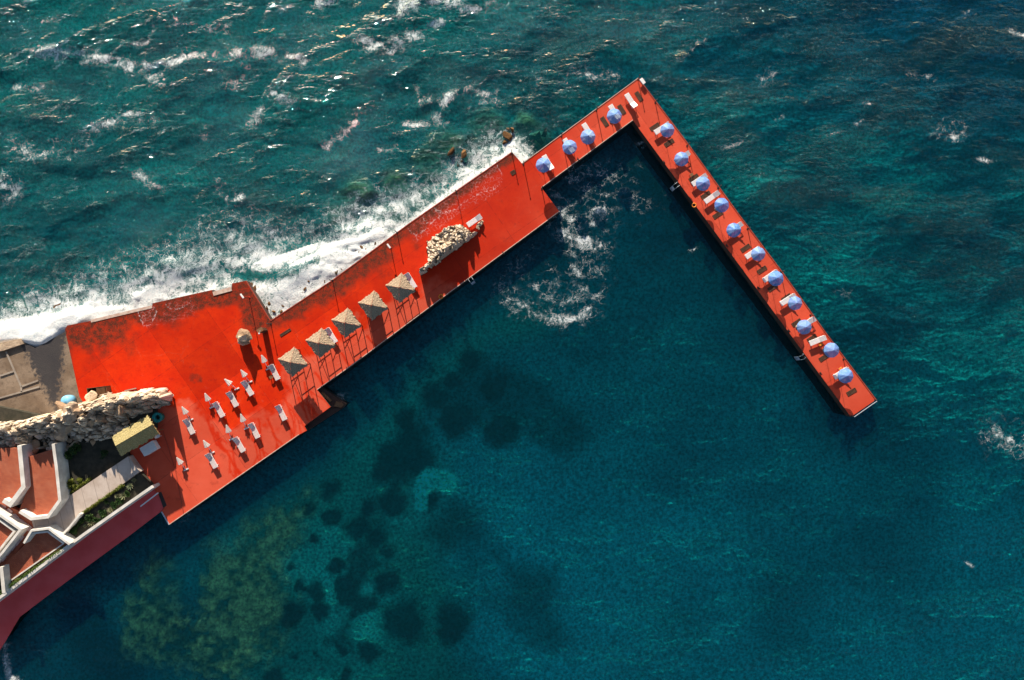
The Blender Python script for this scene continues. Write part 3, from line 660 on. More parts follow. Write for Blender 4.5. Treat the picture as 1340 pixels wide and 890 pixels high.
# stone wall standing on the deck
WALL = [(548, 352), (561, 343), (558, 316), (572, 306), (588, 296), (604, 294), (617, 303), (624, 303), (622, 306), (585, 334), (550, 359)]
def wall_h(px, py):
    far = seg_dist(px, py, [(550, 360), (624, 304)]); t = np.interp(px, [546, 556, 562, 585, 600, 622], [1.0, 1.1, 1.5, 2.0, 1.6, .7])
    spike = 1+1.1*(fbm(px/4.5, py/40, 17, 2)-.42)*np.where(far < 6, 1.5, .2)
    dent = np.exp(-((px-583)**2+(py-314)**2)/60)*.5
    return t*spike*np.interp(far, [0, 2, 5, 14, 26], [.72, .95, 1.0, .85, .5])-dent
tag(masonry('stone_wall', WALL, .8, wall_h, .52, M_stone, 33, .06, 0.0, .2), 'ragged pale stone wall standing in the middle of the red deck, taller at its middle', 'stone wall')
m = MB()
for i, (a, b, r) in enumerate(((628, 293.5, .34), (624.5, 296.5, .25), (630.5, 291, .26), (626, 299, .22))): rock_into(m, W(a, b, .2), r, 40+i)
tag(m.build('stone_stump', M_rock), 'small stump of stones beside the white lounger at the end of the stone wall', 'stones')
m = MB(); k = 0
for z in (.35, .8, 1.2): rock_into(m, W(318, 442.5, z), .86, 61+k, (1.15, .85, .75)); k += 1
rock_into(m, W(318, 443, 1.4), .92, 77, (1.15, .8, .55))
tag(m.build('boulder', M_rock), 'single tall pale boulder standing alone on the red deck', 'boulder')

# rocks in the surf
for i, (a, b, r, sq, lab) in enumerate([(665, 178, .7, (1.7, .6, .3), 'long brown rock breaking the surf near the upper deck corner'), (590, 199, .55, (1, 1, .4), 'brown rock awash in foam, left one of a pair'),
        (607, 200, .58, (1.1, .8, .4), 'brown rock awash in foam, right one of a pair'), (440, 353, .7, (1, .8, .7), 'dark brown rock against the deck edge beside a black post'),
        (78, 402, .6, (.8, 1.1, .3), 'brown rock half under the surf at the left shore'), (365, 384, .45, (1, 1, .6), 'small tan rock in the foam-filled notch of the deck')]):
    m = MB(); o = empty('sea_rock', W(a, b, SEA)); rock_into(m, (0, 0, .1), r, 500+i*3, sq)
    if i == 0: rock_into(m, (.9, .3, .0), .4, 533); rock_into(m, (-.8, -.3, -.05), .4, 535)
    c = m.build('sea_rock', M_searock if i not in (3,) else M_darkrock); c.location = W(a, b, SEA-.22 if i != 4 else SEA-.4)
    if i == 0: c.rotation_euler = (0, 0, ang(8, -6))
    bpy.data.objects.remove(o); tag(c, lab, 'rock', 'rocks in the surf')
m = MB(); k = 0
for a, b in poly_pts([(325, 372), (355, 417), (432, 365), (500, 313), (490, 308), (430, 350), (380, 362)], 48, 21, 4.5):
    rock_into(m, W(a, b, SEA+random.uniform(-.15, .12)), random.uniform(.14, .30), 4000+k, (1.2, 1, .45)); k += 1
kind(m.build('shore_cobbles', M_searock), 'stuff')
m = MB(); k = 0
for a, b in poly_pts([(590, 205), (620, 180), (680, 165), (715, 175), (700, 200), (684, 212), (672, 197), (610, 235)], 60, 23, 6):
    rock_into(m, W(a, b, SEA-.85+random.uniform(-.25, .15)), random.uniform(.4, .8), 5000+k, (1, 1, .6)); k += 1
kind(m.build('reef_rocks', M_darkrock), 'stuff')

# ================================================================== THATCHED SHADES
def thatch_roof(corners, apex, mat, name, parent, ridge=None, n=14, seed=1, fringe=.12):
    """corners: four eave points (counter-clockwise); apex or ridge (two points)."""
    r = random.Random(seed); m = MB()
    faces = []
    C_ = [Vector(c) for c in corners]
    if ridge is None: faces = [(C_[i], C_[(i+1) % 4], Vector(apex), Vector(apex)) for i in range(4)]
    else:
        A, B = Vector(ridge[0]), Vector(ridge[1])
        faces = [(C_[0], C_[1], B, A), (C_[1], C_[2], B, B), (C_[2], C_[3], A, B), (C_[3], C_[0], A, A)]
    for a, b, c, d in faces:
        vs = []; rows = 9; nr = (b-a).cross(d-a if (d-a).cross(b-a).length > 1e-6 else c-a).normalized()
        if nr.z < 0: nr = -nr
        for j in range(rows+1):
            t = j/rows
            for i in range(n+1):
                s = i/n; p = a.lerp(b, s).lerp(d.lerp(c, s), t)
                lay = (t*4) % 1.0
                off = (r.uniform(-.03, .03)+.045*(1-lay))*(1-.5*t)
                p = p+nr*off
                if j == 0:
                    out = (p-Vector(apex if ridge is None else (A+B)/2)); out.z = 0
                    p = p+out.normalized()*r.uniform(-.05, fringe)-Vector((0, 0, r.uniform(.02, .16)))
                vs.append(p)
        fs = [(j*(n+1)+i, j*(n+1)+i+1, (j+1)*(n+1)+i+1, (j+1)*(n+1)+i) for j in range(rows) for i in range(n)]
        m.add(vs, fs)
    return m.build(name, mat, parent)

def palapa(name='thatched_hut'):
    root = empty(name, (0, 0, 0)); a, b = 1.20, 1.30; ez = 2.15
    thatch_roof([(-a, -b, ez), (a, -b, ez), (a, b, ez), (-a, b, ez)], (0, 0, ez+.95), M_thatch, 'roof', root)
    px_, py_ = a-.22, b-.22
    for x in (-px_, px_):
        for y in (-py_, py_): MB().tube((x, y, 0), (x, y, ez+.12), .06, .05, 8).build('post', M_wood, root, True)
    for x in (-px_, px_): MB().bar((x, -py_, ez-.06), (x, py_, ez-.06), .07).build('beam', M_wood, root)
    for y in (-py_, py_): MB().bar((-px_, y, ez-.13), (px_, y, ez-.13), .07).build('beam', M_wood, root)
    for y in (-py_, py_): MB().bar((-px_, y, .95), (px_, y, .95), .05).build('rail', M_wood, root)
    for x in (-px_,):
        MB().bar((x+.03, -py_, .15), (x+.03, py_, 1.2), .05).build('brace', M_wood, root)
        MB().bar((x-.03, -py_, 1.2), (x-.03, py_, .15), .05).build('brace', M_wood, root)
    for x in (px_,): MB().bar((x+.03, -py_, .1), (x+.03, py_, 1.3), .05).build('brace', M_wood, root)
    return root
PAL = [(382.7, 474, 'square thatched shade nearest the boulder and the closed parasols'), (419, 449, 'square thatched shade second from the land end, white lounger at its upper side'),
       (452.8, 422.7, 'middle one of the five square thatched shades'), (487.8, 399.9, 'square thatched shade with a cloth screen hanging on its sea side'), (523.8, 376.9, 'square thatched shade nearest the ragged stone wall')]
ANG_DECK = ang(.81, -.585)
pproto = palapa()
for i, (a, b, lab) in enumerate(PAL):
    o = pproto if i == 0 else copy_tree(pproto)
    o.location = (*W(a, b, 2.3).xy, 0); o.rotation_euler = (0, 0, ANG_DECK+random.uniform(-.03, .03)); tag(o, lab, 'thatched shade', 'thatched shades along the deck edge')
    if i == 3: MB().box((0, 1.02, 1.15), (1.8, .03, 1.75)).build('cloth_screen', M_gslat, o)

# ================================================================== SUN LOUNGERS
def lounger(name, slat, head=1):
    root = empty(name, (0, 0, 0)); Lh, wd, sz = 1.0, .62, .44
    fr = MB()
    for s in (-1, 1): fr.box((0, s*(wd/2-.02), sz-.03), (2*Lh, .05, .07))
    for x in (-Lh+.03, Lh-.03): fr.box((x, 0, sz-.032), (.05, wd-.1, .06))
    fr.build('frame', M_white, root, bevel=.008)
    st = MB()
    n = 13
    for i in range(n):
        x = -Lh+.08+(1.28)*(i/(n-1)); st.box((x, 0, sz+.02), (.088, wd-.02, .024))
    st.build('seat', slat, root)
    bk = MB(); T = Matrix.Rotation(-math.radians(27), 3, 'Y')
    for i in range(7):
        q = T @ Vector((.06+i*.108, 0, .0)); bk.box((.32+q.x, 0, sz+.03+q.z), (.092, wd-.02, .024), T)
    for s in (-1, 1):
        q = T @ Vector((.40, s*(wd/2-.09), -.035)); bk.box((.32+q.x, q.y, sz+.03+q.z), (.76, .04, .03), T)
    bk.build('backrest', slat, root)
    for x in (-.72, .72):
        for s in (-1, 1): MB().box((x, s*(wd/2-.05), (sz-.066)/2), (.06, .05, sz-.066)).build('leg', M_white, root)
    if head < 0: pass
    return root
ORD = ['first', 'second', 'third', 'fourth', 'fifth', 'sixth', 'seventh', 'eighth', 'ninth', 'tenth', 'eleventh']
lw = lounger('sun_lounger', M_wslat)
LP = [(717, 212.5, .5, .866), (744.3, 190.5, .55, .835), (769.4, 170.5, .55, .835), (804, 146.5, .52, .855), (825.5, 131.5, .54, .842)]
n = 0
for i, (a, b, dx, dy) in enumerate(LP):
    o = lw if n == 0 else copy_tree(lw); n += 1
    o.location = W(a, b, 0); o.location.z = 0; o.rotation_euler = (0, 0, ang(dx, dy))
    o.location.xy = W(a, b, .5).xy
    tag(o, ['white sun lounger under the parasol nearest the wide deck on the short pier arm', 'white sun lounger under the second parasol from the wide deck', 'white sun lounger under the third parasol from the wide deck',
            'white sun lounger under the last parasol before the pier corner', 'bare white sun lounger without a parasol, at the pier corner'][i], 'sun lounger', 'white loungers on the pier')
LA = [(866, 168), (892.4, 206), (915, 235.6), (931.3, 258.2), (961.5, 299), (985, 330.8), (1008, 361.3), (1031, 392.2), (1056.4, 422.8), (1069.7, 445.8), (1101, 488.4)]
LAB = ['at the corner end of the arm', 'second from the corner of the long arm', 'third from the corner of the long arm', 'fourth from the corner, lying bare between two parasols', 'fifth from the corner of the long arm',
       'sixth from the corner of the long arm', 'seventh from the corner of the long arm', 'eighth from the corner of the long arm', 'third from the far tip of the long arm', 'second from the far tip, lying bare between two parasols', 'nearest the far tip of the pier']
for i, (a, b) in enumerate(LA):
    o = copy_tree(lw); an = ang(.83, -.555) if i != 9 else ang(.93, -.37)
    o.location = (*W(a, b, .5).xy, 0); o.rotation_euler = (0, 0, an+random.uniform(-.04, .04))
    tag(o, 'white sun lounger '+LAB[i], 'sun lounger', 'white loungers on the pier')
o = copy_tree(lw); o.location = (*W(620.5, 288.8, .5).xy, 0); o.rotation_euler = (0, 0, ang(.83, -.56)); tag(o, 'white sun lounger at the upper end of the ragged stone wall', 'sun lounger')
for a, b, lab in ((433.5, 439.3, 'white sun lounger half under the second thatched shade'), (537.5, 367.5, 'white sun lounger half under the thatched shade nearest the stone wall')):
    o = copy_tree(lw); o.location = (*W(a, b, .5).xy, 0); o.rotation_euler = (0, 0, ang(-.5, -.82)); tag(o, lab, 'sun lounger', 'loungers at the thatched shades')
lg = lounger('sun_lounger', M_gslat)
LD = [(247.6, 558.4, 'grey white lounger nearest the teal bin'), (277, 603.2, 'grey white lounger beside the closed parasol nearest the lower deck edge'), (286.3, 536.3, 'grey white lounger second from the left in the upper row of loungers'),
      (304.3, 522.7, 'grey white lounger in the middle of the upper row'), (313, 582.2, 'grey white lounger in the lower row, between two others'), (324, 508.2, 'grey white lounger below and right of the boulder shadow'),
      (332.7, 563.8, 'grey white lounger at the right end of the lower row'), (359, 487.5, 'grey white lounger closest to the first thatched shade'), (368, 540.4, 'lone grey white lounger with no parasol near the deck notch')]
for i, (a, b, lab) in enumerate(LD):
    o = lg if i == 0 else copy_tree(lg)
    o.location = (*W(a, b, .5).xy, 0); o.rotation_euler = (0, 0, ang(-.48, -.877)+random.uniform(-.05, .05)); tag(o, lab, 'sun lounger', 'grey white loungers on the deck')

# ================================================================== PARASOLS
def parasol(name='open_parasol'):
    root = empty(name, (0, 0, 0)); R = .87; z0 = 1.86; hgt = .56
    m = MB(); n = 32; rings = 6; vs = [(0, 0, z0+hgt)]
    for j in range(1, rings+1):
        t = j/rings
        for i in range(n):
            a = 2*math.pi*i/n; k = abs(((i % 4)/4)-.5)*2
            rad = R*t*(.965+.035*k); z = z0+hgt*(1-t**1.25)-.03*(1-k)*t*t
            vs.append((rad*math.cos(a), rad*math.sin(a), z))
    fs = [(0, 1+i, 1+(i+1) % n) for i in range(n)]
    for j in range(rings-1):
        fs += [(1+j*n+i, 1+(j+1)*n+i, 1+(j+1)*n+(i+1) % n, 1+j*n+(i+1) % n) for i in range(n)]
    o = len(vs); vs += [(x*1.005, y*1.005, z-.11) for x, y, z in vs[-n:]]
    fs += [(o-n+i, o+i, o+(i+1) % n, o-n+(i+1) % n) for i in range(n)]
    m.add(vs, fs).build('canopy', M_canopy, root)
    for i in range(8):
        a = 2*math.pi*i/8; MB().bar((.03*math.cos(a), .03*math.sin(a), z0+hgt-.03), (R*.95*math.cos(a), R*.95*math.sin(a), z0+.0), .016).build('rib', M_white, root)
    MB().tube((0, 0, .08), (0, 0, z0+hgt+.1), .022, .02, 8).build('pole', M_black, root, True)
    MB().lathe([(.26, 0), (.26, .06), (.10, .10), (.04, .22), (.035, .22)], 16).build('base', M_conc, root, True)
    return root
PC = [(711.5, 216.5), (746, 193), (769, 177.5), (803.6, 151.3)]
PAm = [(874, 167.7), (892.6, 207), (920.5, 239.3), (944.2, 268.6), (962, 300.4), (994.8, 332.2), (1016.4, 365.2), (1042.2, 396.4), (1053.2, 427.6), (1089.4, 458.3), (1108.6, 493.3)]
CL = ['nearest the wide red deck on the short pier arm', 'second from the wide red deck on the short pier arm', 'third from the wide red deck on the short pier arm', 'last before the pier corner on the short arm']
AL = ['first after the pier corner on the long arm', 'second after the corner on the long arm', 'third after the corner on the long arm', 'fourth after the corner on the long arm', 'fifth after the corner on the long arm', 'sixth after the corner, middle of the long arm',
      'fifth from the far tip of the long arm', 'fourth from the far tip of the long arm', 'third from the far tip of the long arm', 'second from the far tip of the long arm', 'nearest the far tip of the pier']
pa = parasol()
for i, ((a, b), lab) in enumerate(zip(PC+PAm, CL+AL)):
    o = pa if i == 0 else copy_tree(pa)
    o.location = (*W(a, b, 2.1).xy, 0); o.rotation_euler = (random.uniform(-.07, .07), random.uniform(-.07, .07), random.uniform(0, 6.28)); o.scale = (random.uniform(.95, 1.05),)*3; tag(o, 'open light blue parasol '+lab, 'parasol', 'open blue parasols on the pier')
CP = [((249.4, 549.5), (238, 532), 'folded white parasol nearest the teal bin'), ((277.3, 533), (268, 514.4), 'folded white parasol beside the left lounger of the upper row'), ((309.7, 509), (293.5, 496), 'folded white parasol leaning furthest sideways, in the middle of the upper row'),
      ((326.8, 500), (315, 483.8), 'folded white parasol at the foot of the boulder shadow'), ((351, 482.6), (342, 464.5), 'folded white parasol closest to the thatched shades'), ((322.3, 560.6), (314.8, 541.4), 'folded white parasol at the right end of the lower row'),
      ((302.8, 574.6), (296, 555.8), 'folded white parasol in the middle of the lower row'), ((277.3, 592.5), (266, 576), 'folded white parasol beside the lowest lounger'), ((243.2, 614.6), (231, 598.5), 'folded white parasol standing alone without a lounger')]
for (ba, bb), (ta, tb), lab in CP:
    h = .85; B = W(ba, bb, .1); Tt = W(ta, tb, h); o = empty('folded_parasol', (B.x, B.y, 0)); ax = Tt-B; Tl = ax.length
    q = ax.to_track_quat('Z', 'Y').to_matrix()
    def loc(v): return Vector((0, 0, .1))+q @ Vector(v)
    MB().tube((0, 0, .1), loc((0, 0, Tl*.62)), .035, .03, 8).build('pole', M_white, o, True)
    m = MB(); n = 16; prof = [(.0, Tl), (.07, Tl*.97), (.13, Tl*.86), (.22, Tl*.70), (.33, Tl*.52), (.30, Tl*.50), (.06, Tl*.50)]
    vs = []; fs = []
    for r_, z_ in prof:
        for i in range(n):
            a = 2*math.pi*i/n; rr = r_*(1.12 if i % 2 else .78)+random.uniform(-.01, .01); vs.append(loc((rr*math.cos(a), rr*math.sin(a), z_+random.uniform(-.02, .02))))
    for kk in range(len(prof)-1): fs += [(kk*n+i, kk*n+(i+1) % n, (kk+1)*n+(i+1) % n, (kk+1)*n+i) for i in range(n)]
    m.add(vs, fs).build('canopy', M_cloth, o)
    MB().box((0, 0, .05), (.62, .16, .10)).build('base', M_white, o, bevel=.01).rotation_euler = (0, 0, .45)
    tag(o, lab, 'parasol', 'folded white parasols on the deck')

# ================================================================== POSTS, LAMPS, LADDERS, RINGS, HATCHES
def post(h, r=.05):
    o = empty('edge_post', (0, 0, 0)); MB().tube((0, 0, 0), (0, 0, h), r, r*.85, 8).build('pole', M_black, o, True)
    MB().box((0, 0, .02), (.2, .2, .04)).build('foot', M_black, o); MB().lathe([(r*1.4, h), (r*1.4, h+.05), (.01, h+.09)], 8).build('cap', M_black, o)
    return o
PO = [(834.8, 104, 1.35, 'dark post at the outer corner where the two pier arms meet'), (435.3, 367.3, 1.3, 'dark post on the deck edge above the third thatched shade'), (519.5, 304.5, 1.28, 'dark post on the deck edge beside the white lamp'), (597.3, 252, 1.3, 'dark post on the deck edge above the stone wall'),
      (669.8, 200.5, 1.3, 'dark post at the upper corner of the wide deck'), (685, 215.5, 1.45, 'dark post where the short pier arm meets the deck'), (709, 247.5, 1.4, 'dark post at the inner lower corner of the deck end'),
      (734.6, 178.3, 1.35, 'dark post on the outer edge between the first two pier parasols'), (780.3, 144.5, 1.3, 'dark post on the outer edge between the third and fourth parasols'), (857.5, 134.3, .85, 'dark post on the outer edge just past the pier corner'),
      (899, 191, 1.3, 'dark post on the outer edge above the second parasol of the long arm'), (939.5, 246, 1.25, 'dark post on the outer edge by the bare lounger'), (978.3, 299.5, .85, 'dark post on the outer edge near the fifth parasol of the long arm'),
      (1021.5, 356, 1.0, 'dark post on the outer edge near the seventh parasol'), (1060.3, 412.5, .9, 'dark post on the outer edge near the third parasol from the tip'), (1103.6, 470, .5, 'short dark post on the outer edge between the last two parasols'), (1145, 523, .35, 'stubby post at the outer corner of the pier tip'),
      (1114, 544.5, .35, 'stubby post at the inner corner of the pier tip'), (354.5, 424, 1.3, 'dark post at the inner corner of the deck notch')]
for i, (a, b, h, lab) in enumerate(PO):
    o = post(h); o.location = W(a, b, 0); tag(o, lab, 'post', 'dark posts along the edges')
o = empty('corner_light', W(840.2, 107.8, 0), ang(.6, .8)); MB().box((0, 0, .35), (.75, .42, .14)).build('lamp_head', M_white, o, bevel=.02); MB().box((0, 0, .14), (.1, .1, .28)).build('bracket', M_steel, o)
tag(o, 'white box light on the outer edge of the pier corner', 'light')
for a, b, h, lab in ((326, 389, 2.15, 'red lamp post with a white head near the deck corner'), (511.3, 324, 1.25, 'short red lamp post with a white head on the upper deck edge')):
    o = empty('lamp_post', W(a, b, 0), ang(.6, .8)); MB().tube((0, 0, 0), (0, 0, h), .05, .04, 8).build('pole', M_redpost, o, True); MB().box((0, 0, h+.05), (.62, .2, .1)).build('lamp_head', M_white, o, bevel=.015); MB().box((0, 0, .02), (.24, .24, .04)).build('foot', M_redpost, o)
    tag(o, lab, 'lamp post', 'white headed lamp posts')
for a, b, lab in ((616.5, 366.6, 'steel swim ladder on the lower edge of the wide deck'), (884.8, 243, 'steel swim ladder on the inner edge of the long arm near the third parasol'), (1049.5, 467, 'steel swim ladder on the inner edge of the long arm near its tip')):
    on_pier = a > 700; o = empty('swim_ladder', W(a, b, 0), ang(-.81, .58) if on_pier else ang(.58, .81)); 
    for s in (-.24, .24):
        MB().tube((-.25, s, .35), (.12, s, .45), .025).tube((.12, s, .45), (.3, s, -.2), .025).tube((.3, s, -.2), (.40, s, -1.25), .025).tube((-.25, s, 0), (-.25, s, .35), .025).build('side_rail', M_steel, o)
    for j in range(5):
        t = j/4; MB().box((.33+.07*t, 0, -.3-.85*t), (.12, .52, .04)).build('step', M_steel, o)
    tag(o, lab, 'ladder', 'swim ladders')
for a, b, lab in ((577, 388.2, 'orange life ring lying on the lower edge of the wide deck'), (908, 268.8, 'orange life ring on the inner edge of the long pier arm')):
    o = MB().torus(.24, .065, (0, 0, .07)).build('life_ring', M_orange, None, True); o.location = W(a, b, 0); tag(o, lab, 'life ring', 'orange life rings')
for a, b, lab in ((658.5, 331.2, 'small dark cleat on the lower deck edge'), (868.8, 212.5, 'small dark cleat on the inner arm edge above the first ladder'), (951, 321.5, 'small dark cleat on the inner arm edge by the sixth parasol'), (992, 376.5, 'small dark cleat on the inner arm edge by the seventh parasol'), (1032, 432.8, 'small dark cleat on the inner arm edge before the last ladder'), (1073.5, 488.5, 'small dark cleat on the inner arm edge near the tip'), (756.5, 208.7, 'small dark cleat on the inner edge of the short arm')):
    o = empty('mooring_cleat', W(a, b, 0), ang(.6, .8)); MB().box((0, 0, .02), (.3, .16, .04)).build('foot', M_black, o); MB().tube((0, 0, .04), (0, 0, .2), .05, .04, 8).build('stem', M_black, o); MB().tube((-.22, 0, .22), (.22, 0, .22), .035, .035, 8).build('horn', M_black, o)
    tag(o, lab, 'cleat', 'mooring cleats')
def hatch(L_, w_):
    o = empty('wooden_hatch', (0, 0, 0)); fr = MB()
    for s in (-1, 1): fr.box((0, s*(w_/2-.03), .025), (L_, .06, .05)); fr.box((s*(L_/2-.03), 0, .026), (.06, w_-.13, .05))
    fr.build('frame', M_wood, o); sl = MB(); n = max(3, int(w_/.13))
    for i in range(n): sl.box((0, -w_/2+.1+(w_-.2)*i/(n-1), .02), (L_-.14, .075, .036))
    sl.build('slats', M_wood, o); return o
HA = [(791, 159.2, .54, .84, 'left of the fourth parasol on the short arm'), (813.5, 143.4, .54, .84, 'between the fourth parasol and the bare lounger at the corner'), (836, 126.2, .54, .84, 'at the pier corner'), (856.8, 166, .83, -.55, 'beside the first parasol of the long arm'),
      (875.5, 186.8, .83, -.55, 'in the shadow of the first lounger of the long arm'), (907.8, 232.8, .83, -.55, 'above the third lounger of the long arm'), (923.5, 255.3, .83, -.55, 'between the third and fourth loungers of the long arm'), (939, 281, .83, -.55, 'below the fourth parasol of the long arm'),
      (975.5, 324.6, .83, -.55, 'above the sixth lounger of the long arm'), (997, 353.2, .83, -.55, 'below the sixth parasol of the long arm'), (1011, 376.3, .83, -.55, 'in the shadow of the seventh lounger'), (1029, 389.4, .83, -.55, 'beside the eighth lounger of the long arm'), (1042.3, 422.3, .83, -.55, 'left of the third parasol from the tip'),
      (1062.5, 442.6, .83, -.55, 'just above the bare lounger near the tip'), (1078, 467.8, .83, -.55, 'below the second parasol from the tip'), (1114.2, 512.8, .86, -.5, 'on the empty tip of the pier')]
for a, b, dx, dy, lab in HA:
    o = hatch(1.25, .52); o.location = W(a, b, 0); o.rotation_euler = (0, 0, ang(dx, dy)); tag(o, 'dark slatted wooden hatch '+lab, 'hatch', 'slatted hatches on the pier')
for a, b, L_, w_, dx, dy, lab in ((373.5, 435.2, 1.5, .32, .85, -.53, 'narrow brown slatted hatch beside the notch'), (671.5, 225.8, .6, .5, .85, -.53, 'small square dark hatch near the upper deck corner')):
    o = hatch(L_, w_); o.location = W(a, b, 0); o.rotation_euler = (0, 0, ang(dx, dy)); tag(o, lab, 'hatch')
for a, b, lab in ((904, 229.8, 'orange brown stool beside the third lounger'), (1098.3, 482.8, 'orange brown stool beside the last parasol'), (1072, 450.5, 'orange brown stool under the bare lounger near the tip'), (356, 493.5, 'orange brown stool beside the lounger nearest the thatched shades')):
    o = empty('wooden_stool', W(a, b, 0), ang(.83, -.55)); MB().box((0, 0, .36), (.42, .36, .05)).build('seat', M_orange if a > 1000 else M_brownwood, o, bevel=.01)
    for x in (-.16, .16):
        for y in (-.13, .13): MB().box((x, y, .167), (.045, .045, .334)).build('leg', M_brownwood, o)
    tag(o, lab, 'stool', 'small stools')
# dark shower column beside the notch
o = empty('shower_column', W(346.5, 432.5, 0), ang(.83, -.55)); MB().box((0, 0, .8), (.62, .42, 1.6)).build('column', M_wood, o, bevel=.02); MB().tube((.1, -.1, 1.6), (.1, -.1, 1.95), .025).tube((.1, -.1, 1.95), (-.2, -.35, 1.95), .025).build('pipe', M_steel, o)
MB().lathe([(.1, 0), (.1, .04), (.03, .08)], 12, (-.2, -.35, 1.9)).build('shower_head', M_white, o); MB().box((0, 0, 1.63), (.72, .5, .06)).build('cap', M_brownwood, o)
tag(o, 'dark brown column with a small white fitting beside the notch', 'shower')
# railing round the tip of the pier
o = empty('tip_railing', W(1130, 534, 0))
def rel(p): return p-o.location
a_, b_ = W(1145, 524.5, .0), W(1115.5, 545, .0)
for t_, nm in ((0, 'upright'), (.5, 'upright'), (1, 'upright')):
    q = a_.lerp(b_, t_); MB().tube(rel(q), rel(q+Vector((0, 0, .45))), .03).build(nm, M_black, o)
MB().bar(rel(a_+Vector((0, 0, .46))), rel(b_+Vector((0, 0, .46))), .06).build('top_rail', M_steel, o)
tag(o, 'low railing across the very tip of the pier', 'railing')
# seaward steps at the notch of the lower edge
o = empty('sea_steps', W(420, 540, 0))
def prel(pts, z): return [tuple((W(a, b, z)-o.location).xy) for a, b in pts]
MB().prism(prel([(415.5, 510.5), (421, 506.5), (452, 529), (448, 534), (433, 532.5)], -.5), -2.5, -.5).build('landing', M_side, o)
MB().prism(prel([(432.5, 533), (447.5, 534.3), (403, 563.3), (399, 558)], -.75), -2.5, -.75).build('lower_landing', M_side, o)
MB().prism(prel([(440, 525), (450.5, 529.3), (446, 533.6), (437, 531.5)], -.42), -.498, -.38).build('loose_slab', M_rust, o)
MB().bar(W(421, 513.5, -.42)-o.location, W(433, 525, -.42)-o.location, .3, .1).build('plank', M_brownwood, o)
tag(o, 'rusty brown steps going down to the water at the notch in the lower deck edge', 'steps')
# ================================================================== LAND, TERRACES AND GARDEN ON THE LEFT
def ground_prism(name, pts, z, depth, mat):
    return kind(MB().prism([tuple(W(a, b, z).xy) for a, b in pts], z-depth, z).build(name, mat), 'structure')
def brick_mat():
    t = NT('terracotta_brick_paving'); p = t.scale(t.wpos(), (1, 1, 1), math.radians(35))
    b = t.n('TexBrick', {'Vector': p, 'Color1': (.50, .13, .06, 1), 'Color2': (.38, .09, .045, 1), 'Mortar': (.22, .08, .06, 1), 'Scale': 1.5, 'Mortar Size': .03})
    n = t.noise(t.wpos(), .9, 5); col = t.mix(t.math('MULTIPLY', t.ss(n, .4, .75), .45), b, (.46, .17, .10))
    return t.done(t.bsdf(col, .8, t.bump(n, .1, .02), .1))
M_brick = brick_mat()
def shelf_mat():
    t = NT('worn_shore_concrete'); p = t.wpos(); n = t.noise(p, .35, 6, .6); m_ = t.noise(p, 2.2, 7, .7); g = t.noise(p, 9, 4)
    col = t.mix(t.ss(n, .3, .7), (.17, .115, .075), (.30, .22, .155)); col = t.mix(t.math('MULTIPLY', t.ss(m_, .5, .7), .6), col, (.085, .06, .045))
    x = t.n('SeparateXYZ', {0: p}, 0); y = t.n('SeparateXYZ', {0: p}, 1)
    # dark tongue of sea water drained across the slab
    c = t.math('ADD', x, t.math('ADD', 57.3, t.math('MULTIPLY', t.math('ADD', y, 2.0), .20)))
    c = t.math('ADD', c, t.math('MULTIPLY_ADD', m_, 4.2, -2.1))
    wd_ = t.math('MULTIPLY_ADD', t.math('ADD', y, 10.5), .30, .0, clamp=False)
    st = t.ss(t.math('SUBTRACT', wd_, t.math('ABSOLUTE', c)), -.1, .8)
    col = t.mix(t.math('MULTIPLY', st, .9), col, (.035, .035, .04))
    return t.done(t.bsdf(col, t.math('MULTIPLY_ADD', st, -.35, .9), t.bump(t.math('ADD', m_, g), .6, .06), .3))
M_shelf = shelf_mat()
M_soil = simple('dark_garden_soil', (.022, .024, .016), (.06, .052, .038), 1.6, .95, .6, .06)
M_path = None
def path_mat():
    t = NT('pale_slab_path'); p = t.scale(t.wpos(), (1, 1, 1), math.radians(-12)); n = t.noise(p, .8, 6, .65); st = t.noise(t.scale(p, (5, .5, 1)), 1, 5, .6)
    x = t.n('SeparateXYZ', {0: t.scale(t.wpos(), (1, 1, 1), math.radians(-14))}, 0); fr = t.math('FRACT', t.math('MULTIPLY', x, .62)); gap = t.ss(t.math('ABSOLUTE', t.math('SUBTRACT', fr, .5)), .465, .49)
    col = t.mix(t.ss(n, .3, .7), (.46, .37, .31), (.58, .49, .43)); col = t.mix(t.math('MULTIPLY', t.ss(st, .58, .72), .55), col, (.25, .18, .15)); col = t.mix(t.math('MULTIPLY', gap, .55), col, (.20, .15, .12))
    return t.done(t.bsdf(col, .85, t.bump(n, .2, .02), .1))
M_path = path_mat()
M_wall = simple('white_stucco', (.52, .48, .43), (.78, .75, .70), 1.1, .8, .25, .02, .1, 7)
M_dwalk = simple('old_red_walk_paint', (.64, .06, .06), (.74, .10, .10), .5, .7, .15, .02)
M_pave = simple('pinkish_step_slabs', (.52, .35, .33), (.62, .44, .42), 1.5, .85)
ground_prism('land', [(-60, 520), (60, 545), (110, 530), (204, 512), (205, 560), (160, 570), (168, 598), (182, 617), (199, 637), (108, 700), (-60, 822)], .35, 7, M_soil)
ground_prism('shore_shelf', [(-120, 470), (0, 452), (30, 446), (45, 456), (86, 434), (104.3, 519.5), (120, 545), (60, 560), (-120, 570)], -.35, 6, M_shelf)
ground_prism('shore_ledge', [(-60, 462), (0, 449), (27.5, 443), (30, 450), (3, 459), (-60, 472)], -.05, 6, M_rock)
ground_prism('promenade', [(199, 637.4), (216.8, 662), (211, 669), (170, 700.5), (120, 737), (61.8, 780), (25, 808), (5, 842), (-8, 862), (-60, 900), (-60, 825), (0, 785), (100, 709)], -.06, .16, M_dwalk)
